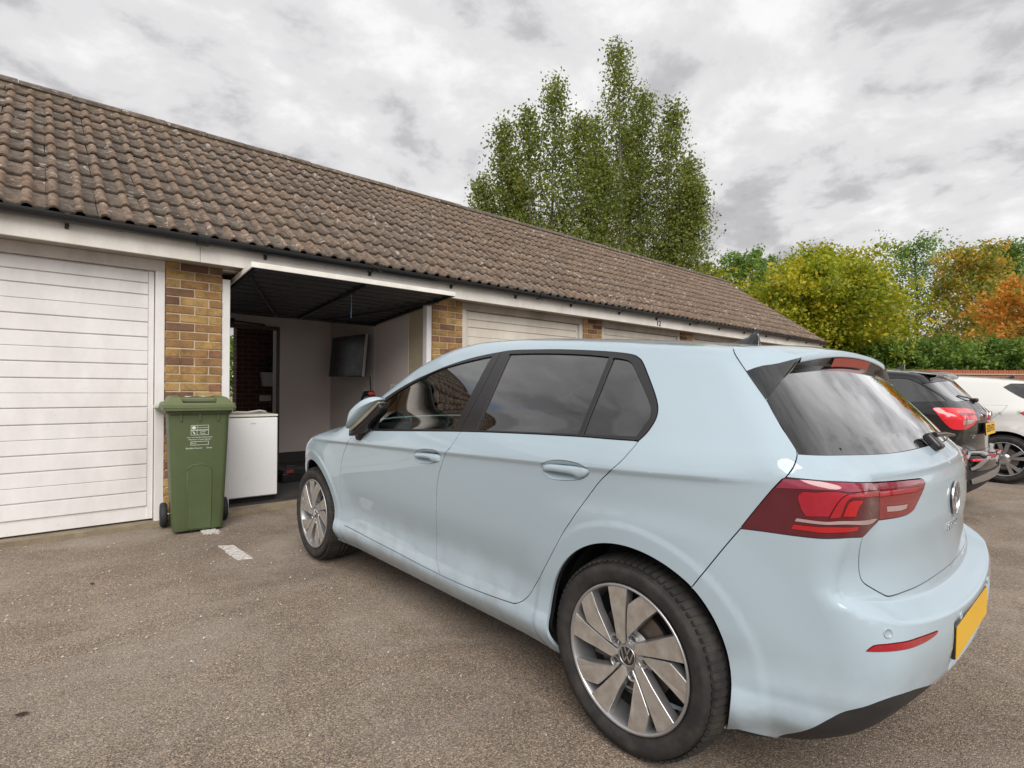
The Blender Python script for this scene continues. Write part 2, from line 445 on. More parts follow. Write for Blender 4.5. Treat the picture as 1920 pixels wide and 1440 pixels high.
def triangulate(domain, polys, h, extra=()):
    """conforming triangulation of a 2-D domain with every panel outline as an edge chain"""
    V = []; E = []
    for p in [domain] + list(polys):
        n0 = len(V); V += [tuple(q) for q in p]; m = len(p); E += [(n0+i, n0+(i+1) % m) for i in range(m)]
    for p in extra:
        n0 = len(V); V += [tuple(q) for q in p]; E += [(n0+i, n0+i+1) for i in range(len(p)-1)]
    B = np.array(V)
    lo, hi = domain.min(0), domain.max(0)
    nx, ny = int((hi[0]-lo[0])/h), int((hi[1]-lo[1])/h)
    gx, gy = np.meshgrid(lo[0] + (np.arange(nx)+.5)*h, lo[1] + (np.arange(ny)+.5)*h)
    gx = gx + (np.arange(ny) % 2)[:, None]*h*.5
    G = np.stack([gx.ravel(), gy.ravel()], 1); G = G[inpoly(G, domain)]
    # keep grid points clear of the outlines
    cell = {}
    for q in B: cell.setdefault((int(math.floor(q[0]/h)), int(math.floor(q[1]/h))), []).append(q)
    keep = []
    for g in G:
        ci, cj = int(math.floor(g[0]/h)), int(math.floor(g[1]/h)); ok = True
        for a in (-1, 0, 1):
            for b in (-1, 0, 1):
                for q in cell.get((ci+a, cj+b), ()):
                    if (q[0]-g[0])**2 + (q[1]-g[1])**2 < (.55*h)**2: ok = False
        if ok: keep.append(tuple(g))
    V = [Vector(v) for v in V + keep]
    r = mgeo.delaunay_2d_cdt(V, E, [], 0, 1e-6)
    vs_ = np.array([(v.x, v.y) for v in r[0]]); fs = np.array([f for f in r[2] if len(f) == 3])
    c = vs_[fs].mean(1); fs = fs[inpoly(c, domain)]
    return vs_, fs
class Skin:
    """one half of a car skin (left); panels come out as meshes with the normals of the true surface"""
    def __init__(s, body, h):
        s.b = body; s.h = h; s.panels = {}
    def cut(s, V2, T2, names, assign, solve, edge_fix, gaps, offs):
        for nm in names:
            sel = T2[assign == nm]
            if len(sel) == 0: continue
            used, inv = np.unique(sel, return_inverse=True); T = inv.reshape(-1, 3); P = V2[used].copy()
            ec = {}
            for t in T:
                for a, b in ((t[0], t[1]), (t[1], t[2]), (t[2], t[0])): ec.setdefault((min(a, b), max(a, b)), []).append((a, b))
            be = [q[0] for q in ec.values() if len(q) == 1]
            be = [e for e in be if not (edge_fix(P[e[0]]) and edge_fix(P[e[1]]))]
            # which side is inside: triangles are counter-clockwise in 2-D, so the interior lies left of each border edge
            area = (P[T[:, 1], 0]-P[T[:, 0], 0])*(P[T[:, 2], 1]-P[T[:, 0], 1]) - (P[T[:, 2], 0]-P[T[:, 0], 0])*(P[T[:, 1], 1]-P[T[:, 0], 1])
            sg = 1 if np.median(area) > 0 else -1
            acc = np.zeros_like(P); cnt = np.zeros(len(P))
            for a, b in be:
                d = P[b] - P[a]; d = d/(np.linalg.norm(d) + 1e-12); nrm = sg*np.array([-d[1], d[0]])
                for q in (a, b): acc[q] += nrm; cnt[q] += 1
            bv = cnt > 0
            L = np.linalg.norm(acc[bv], axis=1, keepdims=True); g = gaps.get(nm, .0018)
            mv = acc[bv]/(L + 1e-9)*g*np.minimum(2/np.maximum(L, 1.0), 1.6)
            P[bv] += mv
            X = solve(P); N = s.b.grad(X)
            X = X + N*offs.get(nm, 0)
            s.panels[nm] = dict(X=X, N=N, T=T if sg > 0 else T[:, ::-1], be=be if sg > 0 else [(b, a) for a, b in be])
    def mesh(s, name, nm, side=1, depth=.012, both=False, weld_l=None):
        """mesh of a panel with a turned-in rim; side=-1 mirrors to the right, both=True joins the two halves"""
        p = s.panels[nm]; Vs = []; Fs = []; Ns = []; kinds = []
        for sd in ((1, -1) if both else (side,)):
            n0 = len(Vs); X = p['X'].copy(); N = p['N'].copy(); X[:, 0] *= sd; N[:, 0] *= sd
            # outward winding check
            T = p['T']; a, b, c = X[T[:, 0]], X[T[:, 1]], X[T[:, 2]]
            fl = np.einsum('ij,ij->i', np.cross(b-a, c-a), N[T[:, 0]]).sum() < 0
            Vs += list(X); Ns += list(N)
            Fs += [tuple(n0 + i for i in (t[::-1] if fl else t)) for t in T]; kinds += [0]*len(T)
            if depth > 0 and p['be']:
                rim = {}
                for e in p['be']:
                    for q in e:
                        if q not in rim:
                            rim[q] = len(Vs); Vs.append(X[q] - N[q]*depth); Ns.append(N[q])
                for a_, b_ in p['be']:
                    q = (n0+a_, rim[a_], rim[b_], n0+b_)
                    Fs.append(q[::-1] if fl else q); kinds.append(1)
        # car space (l, y, z) -> object space x = -l
        V = [(-v[0], v[1], v[2]) for v in Vs]; F_ = [f[::-1] for f in Fs]
        me = bpy.data.meshes.new(name); me.from_pydata(V, [], F_); me.update()
        me.polygons.foreach_set('use_smooth', [True]*len(F_))
        fn = np.zeros(len(F_)*3); me.polygons.foreach_get('normal', fn); fn = fn.reshape(-1, 3)
        ln = []
        for f, k, q in zip(F_, kinds, fn):
            for i in f: ln.append((-Ns[i][0], Ns[i][1], Ns[i][2]) if k == 0 else tuple(q))
        me.normals_split_custom_set(ln)
        return me

# panel outlines of the hatchback, in car space (l, y, z)
CURVES = {
  'dlo': [(0.8638, 1.77, 0.9356), (0.8589, 1.406, 0.9575), (0.8525, 0.9179, 0.9864), (0.8502, 0.5286, 1.004), (0.8497, 0.2256, 1.014), (0.8506, 0.0856, 1.016), (0.8468, -0.0346, 1.018), (0.8327, -0.051, 1.039), (0.818, -0.0628, 1.063), (0.8018, -0.0696, 1.09), (0.7849, -0.0651, 1.119), (0.7661, -0.0472, 1.151), (0.7423, -0.0142, 1.194), (0.7096, 0.0335, 1.251), (0.6945, 0.0565, 1.276), (0.6847, 0.0771, 1.293), (0.6732, 0.1179, 1.31), (0.6652, 0.2115, 1.324), (0.6596, 0.3483, 1.337), (0.6548, 0.5187, 1.349), (0.6519, 0.6639, 1.355), (0.6504, 0.7973, 1.359), (0.6529, 0.8818, 1.355), (0.6618, 1.042, 1.34), (0.6719, 1.171, 1.321), (0.6851, 1.304, 1.294), (0.6988, 1.432, 1.261), (0.7125, 1.571, 1.222), (0.73, 1.721, 1.169), (0.7553, 1.849, 1.111), (0.8023, 1.84, 1.04)],
  'glass_f': [(0.8566, 1.727, 0.9502), (0.852, 1.364, 0.9709), (0.8469, 0.9926, 0.9936), (0.8065, 0.9738, 1.078), (0.7455, 0.9531, 1.198), (0.6662, 0.9349, 1.335), (0.6713, 1.03, 1.325), (0.68, 1.164, 1.308), (0.6922, 1.328, 1.28), (0.7057, 1.447, 1.247), (0.7193, 1.559, 1.209), (0.7362, 1.691, 1.16), (0.7638, 1.803, 1.101), (0.8084, 1.776, 1.033)],
  'glass_r': [(0.8471, 0.8164, 0.9998), (0.8457, 0.5021, 1.013), (0.8449, 0.2249, 1.023), (0.7798, 0.217, 1.144), (0.6813, 0.2188, 1.304), (0.6751, 0.3348, 1.317), (0.6697, 0.4845, 1.328), (0.666, 0.6489, 1.336), (0.6636, 0.8066, 1.34), (0.7479, 0.8047, 1.198)],
  'glass_q': [(0.845, 0.2004, 1.023), (0.844, 0.091, 1.028), (0.8387, -0.0221, 1.032), (0.8172, -0.0358, 1.068), (0.8046, -0.0453, 1.089), (0.7928, -0.0424, 1.109), (0.7751, -0.0246, 1.14), (0.7451, 0.0223, 1.193), (0.7078, 0.0852, 1.258), (0.6967, 0.105, 1.276), (0.6898, 0.129, 1.288), (0.6859, 0.163, 1.295), (0.684, 0.1945, 1.299), (0.7702, 0.1952, 1.16)],
  'bseam': [(0.6594, 0.8791, 1.345), (0.7292, 0.8857, 1.23), (0.791, 0.9048, 1.112), (0.84, 0.9271, 1.01), (0.858, 0.9277, 0.9763), (0.8885, 0.9534, 0.9156), (0.888, 1.004, 0.8644), (0.8854, 1.034, 0.8166), (0.8828, 1.059, 0.7684), (0.8778, 1.079, 0.6973), (0.8632, 1.104, 0.5721), (0.8359, 1.139, 0.4321), (0.8427, 1.13, 0.3631), (0.8556, 1.093, 0.3209), (0.8609, 1.062, 0.2972)],
  'fd_front': [(0.8643, 1.75, 0.9355), (0.874, 1.946, 0.9105), (0.8892, 1.985, 0.8768), (0.8877, 2.054, 0.8198), (0.8844, 2.106, 0.7595), (0.8791, 2.147, 0.6821), (0.8735, 2.17, 0.6024), (0.868, 2.177, 0.5441), (0.86, 2.182, 0.4655), (0.8561, 2.172, 0.3997), (0.8628, 2.13, 0.3254)],
  'fd_bot': [(0.8628, 2.13, 0.3254), (0.8573, 1.818, 0.3147), (0.8586, 1.536, 0.309), (0.8602, 1.288, 0.3017), (0.8609, 1.062, 0.2972)],
  'rd_bot': [(0.8609, 1.062, 0.2972), (0.8605, 0.8809, 0.2999), (0.8587, 0.6943, 0.3089), (0.8571, 0.5864, 0.3163), (0.8576, 0.5403, 0.3228), (0.8537, 0.5006, 0.3434)],
  'rd_back': [(0.8537, 0.5006, 0.3434), (0.8525, 0.4653, 0.3766), (0.8541, 0.4312, 0.424), (0.8646, 0.39, 0.4755), (0.8766, 0.3326, 0.5572), (0.8817, 0.2956, 0.6118), (0.8828, 0.2607, 0.6657), (0.8857, 0.22, 0.7179), (0.8863, 0.1826, 0.7658), (0.8843, 0.1367, 0.8226), (0.8872, 0.0827, 0.8828), (0.891, 0.0164, 0.9385), (0.8715, -0.0137, 0.9779), (0.8478, -0.0353, 1.016)],
  'hatch_left': [(0.5677, -0.208, 1.325), (0.6059, -0.2316, 1.306), (0.6221, -0.2468, 1.291), (0.6387, -0.2707, 1.266), (0.649, -0.2921, 1.242), (0.6661, -0.3307, 1.198), (0.6823, -0.3676, 1.157), (0.7006, -0.398, 1.118), (0.7178, -0.4269, 1.08), (0.7266, -0.4488, 1.055), (0.7339, -0.4677, 1.034), (0.7434, -0.4789, 1.016), (0.753, -0.4818, 1.004), (0.7627, -0.4829, 0.9934), (0.778, -0.4816, 0.9766), (0.7983, -0.4719, 0.953)],
  'light_top': [(0.7985, -0.472, 0.9518), (0.7835, -0.5097, 0.9508), (0.7566, -0.5542, 0.9486), (0.7138, -0.5927, 0.9466), (0.5983, -0.618, 0.9366)],
  'light_split': [(0.5983, -0.618, 0.9366), (0.5841, -0.6221, 0.9251), (0.5772, -0.6264, 0.9128), (0.5801, -0.6291, 0.8923), (0.5788, -0.6298, 0.8651), (0.5827, -0.629, 0.8344)],
  'light_notch': [(0.5827, -0.629, 0.8344), (0.5919, -0.6275, 0.8289), (0.6345, -0.6223, 0.8154), (0.6673, -0.6156, 0.8005)],
  'hatch_low': [(0.6693, -0.6151, 0.8005), (0.6694, -0.6116, 0.7815), (0.6662, -0.6072, 0.7588), (0.6564, -0.6034, 0.729), (0.6486, -0.602, 0.7043), (0.6418, -0.6033, 0.686), (0.634, -0.6062, 0.6735), (0.6223, -0.6105, 0.6638), (0.5881, -0.6226, 0.6443), (0.5628, -0.631, 0.6311), (0.5343, -0.6397, 0.6186), (0.4914, -0.6486, 0.615), (0.4307, -0.6585, 0.6138), (0.3668, -0.6672, 0.6118), (0.2515, -0.6779, 0.612), (0.1055, -0.6851, 0.6118)],
  'light_bot': [(0.6673, -0.6156, 0.8005), (0.7201, -0.5958, 0.8035), (0.7484, -0.5737, 0.802), (0.7668, -0.5456, 0.7996), (0.7887, -0.4851, 0.7985), (0.8082, -0.4204, 0.799), (0.824, -0.3613, 0.7979)],
  'light_left': [(0.824, -0.3613, 0.7979), (0.8209, -0.38, 0.8267), (0.8158, -0.408, 0.8686), (0.8079, -0.4458, 0.923), (0.8009, -0.4659, 0.9489), (0.7985, -0.472, 0.9518)],
  'light_in': [(0.5983, -0.618, 0.9366), (0.5273, -0.6323, 0.933), (0.4374, -0.6504, 0.9299), (0.3673, -0.6616, 0.9273), (0.3247, -0.6675, 0.9252), (0.3046, -0.6715, 0.9187), (0.2968, -0.6741, 0.9115), (0.3127, -0.6747, 0.8984), (0.3413, -0.6726, 0.8784), (0.3762, -0.6681, 0.8513), (0.3946, -0.6655, 0.8405), (0.4297, -0.66, 0.8334), (0.4812, -0.6508, 0.8316), (0.5334, -0.6398, 0.8328), (0.5827, -0.629, 0.8344)],
  'lb_bright': [(0.7904, -0.4989, 0.9031), (0.7892, -0.5044, 0.914), (0.7871, -0.5113, 0.9192), (0.7779, -0.5351, 0.9188), (0.7661, -0.5576, 0.9227), (0.7509, -0.5787, 0.9235), (0.7313, -0.5982, 0.9189), (0.7427, -0.589, 0.9097), (0.7508, -0.5802, 0.895), (0.7569, -0.5706, 0.8741), (0.7596, -0.5651, 0.8586), (0.7667, -0.5531, 0.858), (0.7813, -0.518, 0.8538), (0.7853, -0.5083, 0.8673), (0.7871, -0.5047, 0.8786), (0.7888, -0.5012, 0.89)],
  'lb_chev': [(0.5774, -0.6265, 0.9122), (0.6711, -0.6213, 0.9203), (0.7182, -0.607, 0.9195), (0.7352, -0.5956, 0.9141), (0.7457, -0.5862, 0.9025), (0.7528, -0.577, 0.8833), (0.7593, -0.5651, 0.8534), (0.7433, -0.5858, 0.8577), (0.7399, -0.591, 0.8753), (0.7359, -0.596, 0.8956), (0.7278, -0.6023, 0.9065), (0.7107, -0.6125, 0.9093), (0.5831, -0.628, 0.8986)],
  'lb_chev2': [(0.6887, -0.6214, 0.9007), (0.7203, -0.6077, 0.9018), (0.7292, -0.6016, 0.8971), (0.7353, -0.5959, 0.8812), (0.7386, -0.5908, 0.8602), (0.7081, -0.6109, 0.8593), (0.7054, -0.6149, 0.8803), (0.6954, -0.6196, 0.8912)],
  'lb_white': [(0.7882, -0.4957, 0.8463), (0.7766, -0.5299, 0.8451), (0.7622, -0.5596, 0.8447), (0.7284, -0.5979, 0.849), (0.6064, -0.6261, 0.842), (0.5924, -0.6276, 0.838), (0.6344, -0.6234, 0.831), (0.727, -0.5976, 0.8396), (0.7617, -0.5595, 0.8371), (0.7761, -0.5298, 0.8369), (0.789, -0.4919, 0.8378)],
  'lb_red': [(0.7895, -0.4885, 0.8289), (0.7792, -0.5201, 0.829), (0.7639, -0.555, 0.8305), (0.7476, -0.5784, 0.8325), (0.6922, -0.6128, 0.8312), (0.6946, -0.6098, 0.82), (0.7463, -0.5781, 0.8178), (0.7642, -0.5526, 0.8148), (0.7817, -0.5102, 0.8158), (0.7906, -0.4829, 0.8162)],
  'lb_upper': [(0.8007, -0.4672, 0.9479), (0.7845, -0.5101, 0.9489), (0.7582, -0.5547, 0.9468), (0.7157, -0.5933, 0.9451), (0.599, -0.6182, 0.9349), (0.5807, -0.6252, 0.9154), (0.6693, -0.6208, 0.9229), (0.7231, -0.6034, 0.923), (0.7504, -0.5784, 0.9277), (0.7723, -0.5464, 0.927), (0.7914, -0.4991, 0.9247), (0.8071, -0.4484, 0.9221)],
  'li_chev': [(0.5731, -0.6272, 0.9124), (0.5113, -0.6416, 0.9093), (0.4173, -0.6593, 0.9076), (0.3466, -0.6695, 0.9065), (0.3681, -0.6687, 0.8909), (0.4554, -0.6548, 0.8946), (0.5268, -0.6403, 0.8965), (0.5761, -0.6293, 0.8964)],
  'li_rev': [(0.5448, -0.6372, 0.8677), (0.4818, -0.6506, 0.8644), (0.4303, -0.6599, 0.8628), (0.4401, -0.6582, 0.8505), (0.4815, -0.6507, 0.8488), (0.5419, -0.6379, 0.8527)],
  'li_upper': [(0.5904, -0.6193, 0.9338), (0.5279, -0.6325, 0.9313), (0.4384, -0.6507, 0.9282), (0.3384, -0.6663, 0.9239), (0.3259, -0.6691, 0.919), (0.343, -0.6687, 0.9125), (0.4485, -0.6531, 0.9125), (0.5208, -0.6387, 0.9134), (0.5712, -0.6266, 0.916)],
  'bump_seam': [(0.8238, -0.3618, 0.7978), (0.8307, -0.3292, 0.7516), (0.8391, -0.2942, 0.6995), (0.8469, -0.2626, 0.6517), (0.8512, -0.2299, 0.6032)],
  'bump_low': [(0.7799, -0.339, 0.2069), (0.771, -0.3597, 0.207), (0.7502, -0.3808, 0.201), (0.7033, -0.4134, 0.1866), (0.7233, -0.4722, 0.2378), (0.7281, -0.5531, 0.3108), (0.6975, -0.6181, 0.3608), (0.5936, -0.6977, 0.3983), (0.3014, -0.7254, 0.3487), (0.1104, -0.7513, 0.3614)],
  'reflect': [(0.7007, -0.6352, 0.5175), (0.6951, -0.6424, 0.5266), (0.6864, -0.6518, 0.5342), (0.6624, -0.6724, 0.537), (0.6312, -0.6908, 0.5382), (0.5523, -0.7131, 0.5349), (0.4332, -0.7323, 0.5261), (0.4527, -0.7303, 0.5192), (0.5104, -0.722, 0.5169), (0.5625, -0.7128, 0.5182), (0.6168, -0.6986, 0.5201), (0.6557, -0.6779, 0.5198), (0.6807, -0.6575, 0.5188)],
  'hrear_pocket': [(0.8932, 0.3615, 0.9037), (0.8957, 0.3212, 0.9191), (0.8936, 0.2744, 0.9274), (0.894, 0.2175, 0.9283), (0.8959, 0.1706, 0.9234), (0.8943, 0.139, 0.9136), (0.8896, 0.1331, 0.9039), (0.8877, 0.1422, 0.8894), (0.887, 0.1646, 0.8764), (0.8866, 0.1917, 0.8678), (0.8861, 0.252, 0.858), (0.8861, 0.315, 0.855), (0.8869, 0.3546, 0.8679), (0.888, 0.3666, 0.8864)],
  'hrear_bar': [(0.8924, 0.366, 0.9021), (0.8952, 0.3216, 0.9083), (0.8953, 0.2725, 0.9103), (0.896, 0.2155, 0.9133), (0.8961, 0.1703, 0.9151), (0.8948, 0.13, 0.9147), (0.889, 0.1344, 0.9021), (0.8875, 0.1511, 0.8849), (0.8868, 0.1825, 0.8714), (0.8873, 0.1957, 0.8792), (0.8876, 0.2229, 0.8833), (0.8876, 0.2604, 0.8832), (0.8877, 0.3088, 0.8825), (0.8875, 0.367, 0.8773)],
  'hfront_pocket': [(0.8885, 1.266, 0.8588), (0.8968, 1.206, 0.8803), (0.896, 1.154, 0.8877), (0.8959, 1.095, 0.8903), (0.8969, 1.044, 0.885), (0.8897, 1.034, 0.8719), (0.8874, 1.046, 0.8502), (0.8864, 1.08, 0.8328), (0.8858, 1.135, 0.8198), (0.8857, 1.205, 0.8145), (0.8861, 1.249, 0.8217), (0.887, 1.266, 0.8369)],
  'hfront_bar': [(0.8885, 1.268, 0.8586), (0.8896, 1.208, 0.8653), (0.8899, 1.138, 0.8688), (0.89, 1.079, 0.8712), (0.8893, 1.038, 0.8707), (0.8876, 1.041, 0.8552), (0.8865, 1.074, 0.8348), (0.8863, 1.096, 0.831), (0.887, 1.125, 0.8419), (0.8872, 1.176, 0.8427), (0.8869, 1.27, 0.8351)],
  'glass_b': [(0.6844, -0.3724, 1.151), (0.7179, -0.4277, 1.08), (0.728, -0.4507, 1.052), (0.7366, -0.4698, 1.029), (0.7438, -0.4824, 1.012), (0.7082, -0.5142, 1.01), (0.6409, -0.5464, 1.008), (0.5555, -0.5722, 1.005), (0.4505, -0.5967, 1.002), (0.3107, -0.6165, 1.001), (0.1124, -0.6286, 1.003), (-0.051, -0.6296, 1.004)],
  'fin': [(0.649, -0.2921, 1.242), (0.6661, -0.3307, 1.198), (0.6823, -0.3676, 1.157)],
  'wiper': [(0.1477, -0.6153, 1.018), (-0.1276, -0.5931, 1.046), (-0.3504, -0.6031, 1.012)],
  'pdc': [(0.6746, -0.6602, 0.5637)],
  'pdc2': [(0.231, -0.7463, 0.5414)],
  'badge': [(-0.0263, -0.6919, 0.8245)],
  'golf': [(0.0905, -0.686, 0.7435), (-0.0769, -0.6857, 0.7381)],
  'mir_cap': [(0.9657, 1.866, 0.9444), (0.9626, 1.858, 0.9727), (0.9605, 1.852, 1.001), (0.9543, 1.835, 1.041), (0.9428, 1.802, 1.074), (0.9293, 1.764, 1.102), (0.9168, 1.73, 1.121), (0.9043, 1.697, 1.13), (0.8918, 1.664, 1.128), (0.8824, 1.639, 1.116), (0.8897, 1.658, 1.107), (0.9189, 1.735, 1.048), (0.947, 1.812, 0.9815), (0.9605, 1.851, 0.9544)],
  'mir_black': [(0.9369, 1.883, 0.9327), (0.9218, 1.839, 0.9605), (0.8989, 1.775, 1.01), (0.8739, 1.707, 1.067), (0.8614, 1.674, 1.097), (0.8572, 1.663, 1.091), (0.8551, 1.657, 1.073), (0.8603, 1.67, 1.04), (0.8697, 1.695, 1.017), (0.8884, 1.745, 0.9739), (0.8947, 1.762, 0.9409), (0.903, 1.785, 0.926), (0.9218, 1.838, 0.907), (0.9369, 1.883, 0.9022)],
  'mir_strip': [(0.9565, 1.86, 0.9468), (0.943, 1.821, 0.9786), (0.919, 1.754, 1.036), (0.8992, 1.701, 1.079), (0.8836, 1.66, 1.107), (0.8784, 1.646, 1.1), (0.8909, 1.679, 1.068), (0.9149, 1.742, 1.012), (0.9388, 1.808, 0.9607), (0.9524, 1.847, 0.9334)],
  'mir_foot': [(0.8918, 1.902, 0.9081), (0.8647, 1.822, 0.9358), (0.8668, 1.828, 0.912), (0.873, 1.845, 0.8874), (0.8772, 1.857, 0.8773), (0.8866, 1.885, 0.8757), (0.8897, 1.895, 0.887)],
}
SUV_CURVES = {
  'side_glass': [(0.7014, -0.0095, 1.303), (0.6771, -0.1364, 1.315), (0.674, -0.2149, 1.298), (0.6769, -0.307, 1.246), (0.6741, -0.3889, 1.187), (0.669, -0.4486, 1.138), (0.6703, -0.4887, 1.097), (0.7711, -0.3679, 1.091), (0.8133, -0.1695, 1.087), (0.8285, -0.043, 1.084)],
  'rear_glass': [(0.6723, -0.2955, 1.259), (0.6239, -0.3376, 1.27), (0.4675, -0.3767, 1.283), (0.179, -0.3981, 1.296), (0.0697, -0.447, 1.248), (-0.0427, -0.4999, 1.19), (-0.172, -0.5441, 1.136), (-0.3976, -0.5547, 1.103), (-0.0797, -0.5786, 1.101), (0.2963, -0.5665, 1.1), (0.5444, -0.5265, 1.099), (0.6224, -0.4601, 1.15), (0.6534, -0.378, 1.212)],
  'lamp': [(0.8007, -0.4008, 1.034), (0.7645, -0.4666, 1.04), (0.6567, -0.5455, 1.038), (0.4456, -0.6029, 1.03), (0.3575, -0.6289, 1.017), (0.3918, -0.6568, 0.9768), (0.3819, -0.6653, 0.935), (0.431, -0.6598, 0.8945), (0.5076, -0.6454, 0.8676), (0.6176, -0.6239, 0.8421), (0.7305, -0.5909, 0.8393), (0.7678, -0.5461, 0.8454), (0.7861, -0.504, 0.8867), (0.8052, -0.455, 0.9584)],
  'lamp_white': [(0.7121, -0.6126, 0.9264), (0.4873, -0.6484, 0.9291), (0.4308, -0.6595, 0.9195), (0.5256, -0.6416, 0.8887), (0.7049, -0.6118, 0.8856)],
  'lamp_dark': [(0.707, -0.5861, 0.9859), (0.4427, -0.648, 0.9819), (0.4341, -0.65, 0.9693), (0.7253, -0.5922, 0.9728)],
  'trim': [(0.7046, -0.6296, 0.5957), (0.6743, -0.6372, 0.6306), (0.5397, -0.6391, 0.6376), (0.2373, -0.6799, 0.6244), (0.0305, -0.6921, 0.5936), (0.1426, -0.7165, 0.5782), (0.3041, -0.7214, 0.5782), (0.3139, -0.6905, 0.597), (0.6253, -0.6645, 0.6175), (0.6756, -0.6564, 0.6043), (0.6909, -0.6464, 0.5722)],
  'pocket': [(0.6756, -0.6564, 0.6043), (0.6253, -0.6645, 0.6175), (0.3139, -0.6905, 0.597), (0.3041, -0.7214, 0.5782), (0.5601, -0.7118, 0.5522), (0.6573, -0.6762, 0.508), (0.6788, -0.6576, 0.5037), (0.6914, -0.6467, 0.548), (0.6909, -0.6464, 0.5722)],
  'trim2': [(0.6785, -0.6576, 0.4997), (0.6572, -0.6762, 0.5063), (0.5601, -0.7118, 0.5522), (0.3326, -0.7251, 0.5766), (0.179, -0.7374, 0.566), (0.3803, -0.7379, 0.5484), (0.6109, -0.7007, 0.4904), (0.6666, -0.6654, 0.4712)],
  'skid': [(0.6627, -0.6591, 0.3932), (0.5603, -0.7066, 0.4214), (0.2394, -0.7459, 0.4407), (-0.3764, -0.7372, 0.4227), (-0.3752, -0.798, 0.4659), (-0.3601, -0.7999, 0.4358), (-0.0279, -0.7455, 0.398), (0.4291, -0.7079, 0.3587), (0.6316, -0.6611, 0.3496)],
  'plate': [(0.1637, -0.6878, 0.8778), (-0.3433, -0.6968, 0.8869), (-0.3223, -0.7172, 0.7796), (-0.0297, -0.6864, 0.7631)],
  'foglamp': [(0.6957, -0.6408, 0.58), (0.5955, -0.6978, 0.5901), (0.6183, -0.695, 0.5673), (0.6887, -0.6494, 0.54)],
}
WHITE_CURVES = {
  'rear_glass': [(0.7067, 0.0281, 1.255), (0.6647, -0.0414, 1.303), (0.7032, -0.1742, 1.216), (0.7306, -0.2771, 1.137), (0.7748, -0.2812, 1.069), (0.7735, -0.1814, 1.107), (0.7446, -0.0678, 1.18)],
  'lamp': [(0.8742, -0.1545, 0.9244), (0.8629, -0.2073, 0.9489), (0.8415, -0.2874, 0.9571), (0.8367, -0.2878, 0.8443), (0.857, -0.2072, 0.8807)],
  'roofend': [(0.6204, 0.1145, 1.352), (0.5224, -0.07, 1.346)],
}
# ---------------------------------------------------------------- materials shared by the cars
M_BLUE = paint('ice_blue_paint', (.385, .480, .548), flake=.0, rough=.5)
M_TRIM = simple('satin_black_trim', (.020, .019, .020), .24, var=.03, vscale=3)
M_GRAIN = simple('grained_black_plastic', (.022, .021, .022), .62, var=.15, vscale=40, bump=.15, bscale=900)
M_GLOSSB = simple('gloss_black', (.010, .010, .011), .08, coat=1., var=.05)
M_DARK = simple('dark_cavity', (.008, .008, .009), .9)
M_GF = glass_mat('green_tinted_glass', (.66, .95, .82), .82)
M_GR = glass_mat('privacy_glass', (.80, .90, .90), .09)
M_GW = glass_mat('windscreen_glass', (.78, .95, .88), .82)
M_CHROME = simple('chrome', (.78, .78, .79), .12, metal=1., var=.03)
M_SILVER = simple('satin_silver', (.55, .55, .56), .32, metal=.9, var=.04)
M_SEAT = simple('charcoal_seat_fabric', (.045, .045, .05), .9, var=.2, vscale=60)
M_DASH = simple('black_dashboard', (.02, .02, .022), .6)
def lens(name, col, rough=.12, emit=None):
    m = Mat(name); c = m.coord()
    m.set(Base_Color=m.mix(m.noise(60, 3, .5, c), tuple(v*.8 for v in col), col), Roughness=rough, Coat_Weight=1., Coat_Roughness=.02)
    return m.m
M_LDARK = lens('dark_red_lens', (.105, .007, .016)); M_LRED = lens('red_lens', (.38, .009, .020)); M_LBRIGHT = lens('bright_red_reflector', (.38, .009, .028))
M_LWHITE = lens('clear_light_bar', (.46, .31, .31)); M_LUP = lens('sky_sheen_red_lens', (.28, .026, .055)); M_LSMOKE = lens('brown_red_lens', (.24, .014, .020))  # M_LUP: sky reflection on the upper lamp put into its red
M_LHOT = lens('vivid_red_lens', (.46, .009, .013))  # stronger red lens colour, no emission
def tyre_mat():
    m = Mat('tyre_rubber'); c = m.coord(); g = m.noise(14, 6, .6, c)
    m.set(Base_Color=m.mix(m.ramp(g, [(.45, 0.), (.72, 1.)]), (.018, .0175, .0175), (.050, .042, .036)), Roughness=.78)
    m.bump(m.noise(300, 3, .6, c), .25, .002); return m.m
M_TYRE = tyre_mat()
def alloy_mat():
    m = Mat('machined_alloy'); c = m.coord()
    s = m.n('ShaderNodeVectorMath', operation='LENGTH'); m.l(c, s.inputs[0])
    w = m.n('ShaderNodeTexWave', wave_type='RINGS', rings_direction='X'); w.inputs['Scale'].default_value = 160; w.inputs['Distortion'].default_value = .3; m.l(c, w.inputs[0])
    d = m.ramp(m.noise(20, 6, .65, c), [(.35, 0.), (.75, 1.)])
    m.set(Base_Color=m.mix(d, (.64, .62, .59), (.42, .375, .335)), Metallic=.72, Roughness=.38)
    m.bump(w.outputs['Fac'], .06, .0006); return m.m
M_ALLOY = alloy_mat()
M_RIMSIDE = simple('silver_wheel_paint', (.42, .42, .43), .34, metal=.75, var=.12, vscale=25)
M_RIMDK = simple('wheel_barrel', (.10, .098, .095), .5, metal=.4, var=.3, vscale=20)
M_DISC = simple('brake_disc_iron', (.22, .19, .17), .38, metal=.8, var=.3, vscale=30)
M_INDIC = simple('clear_indicator_lens', (.33, .30, .25), .15, coat=1., var=.2, vscale=40)
M_YPLATE = simple('yellow_plate', (.80, .46, .014), .35, var=.03)

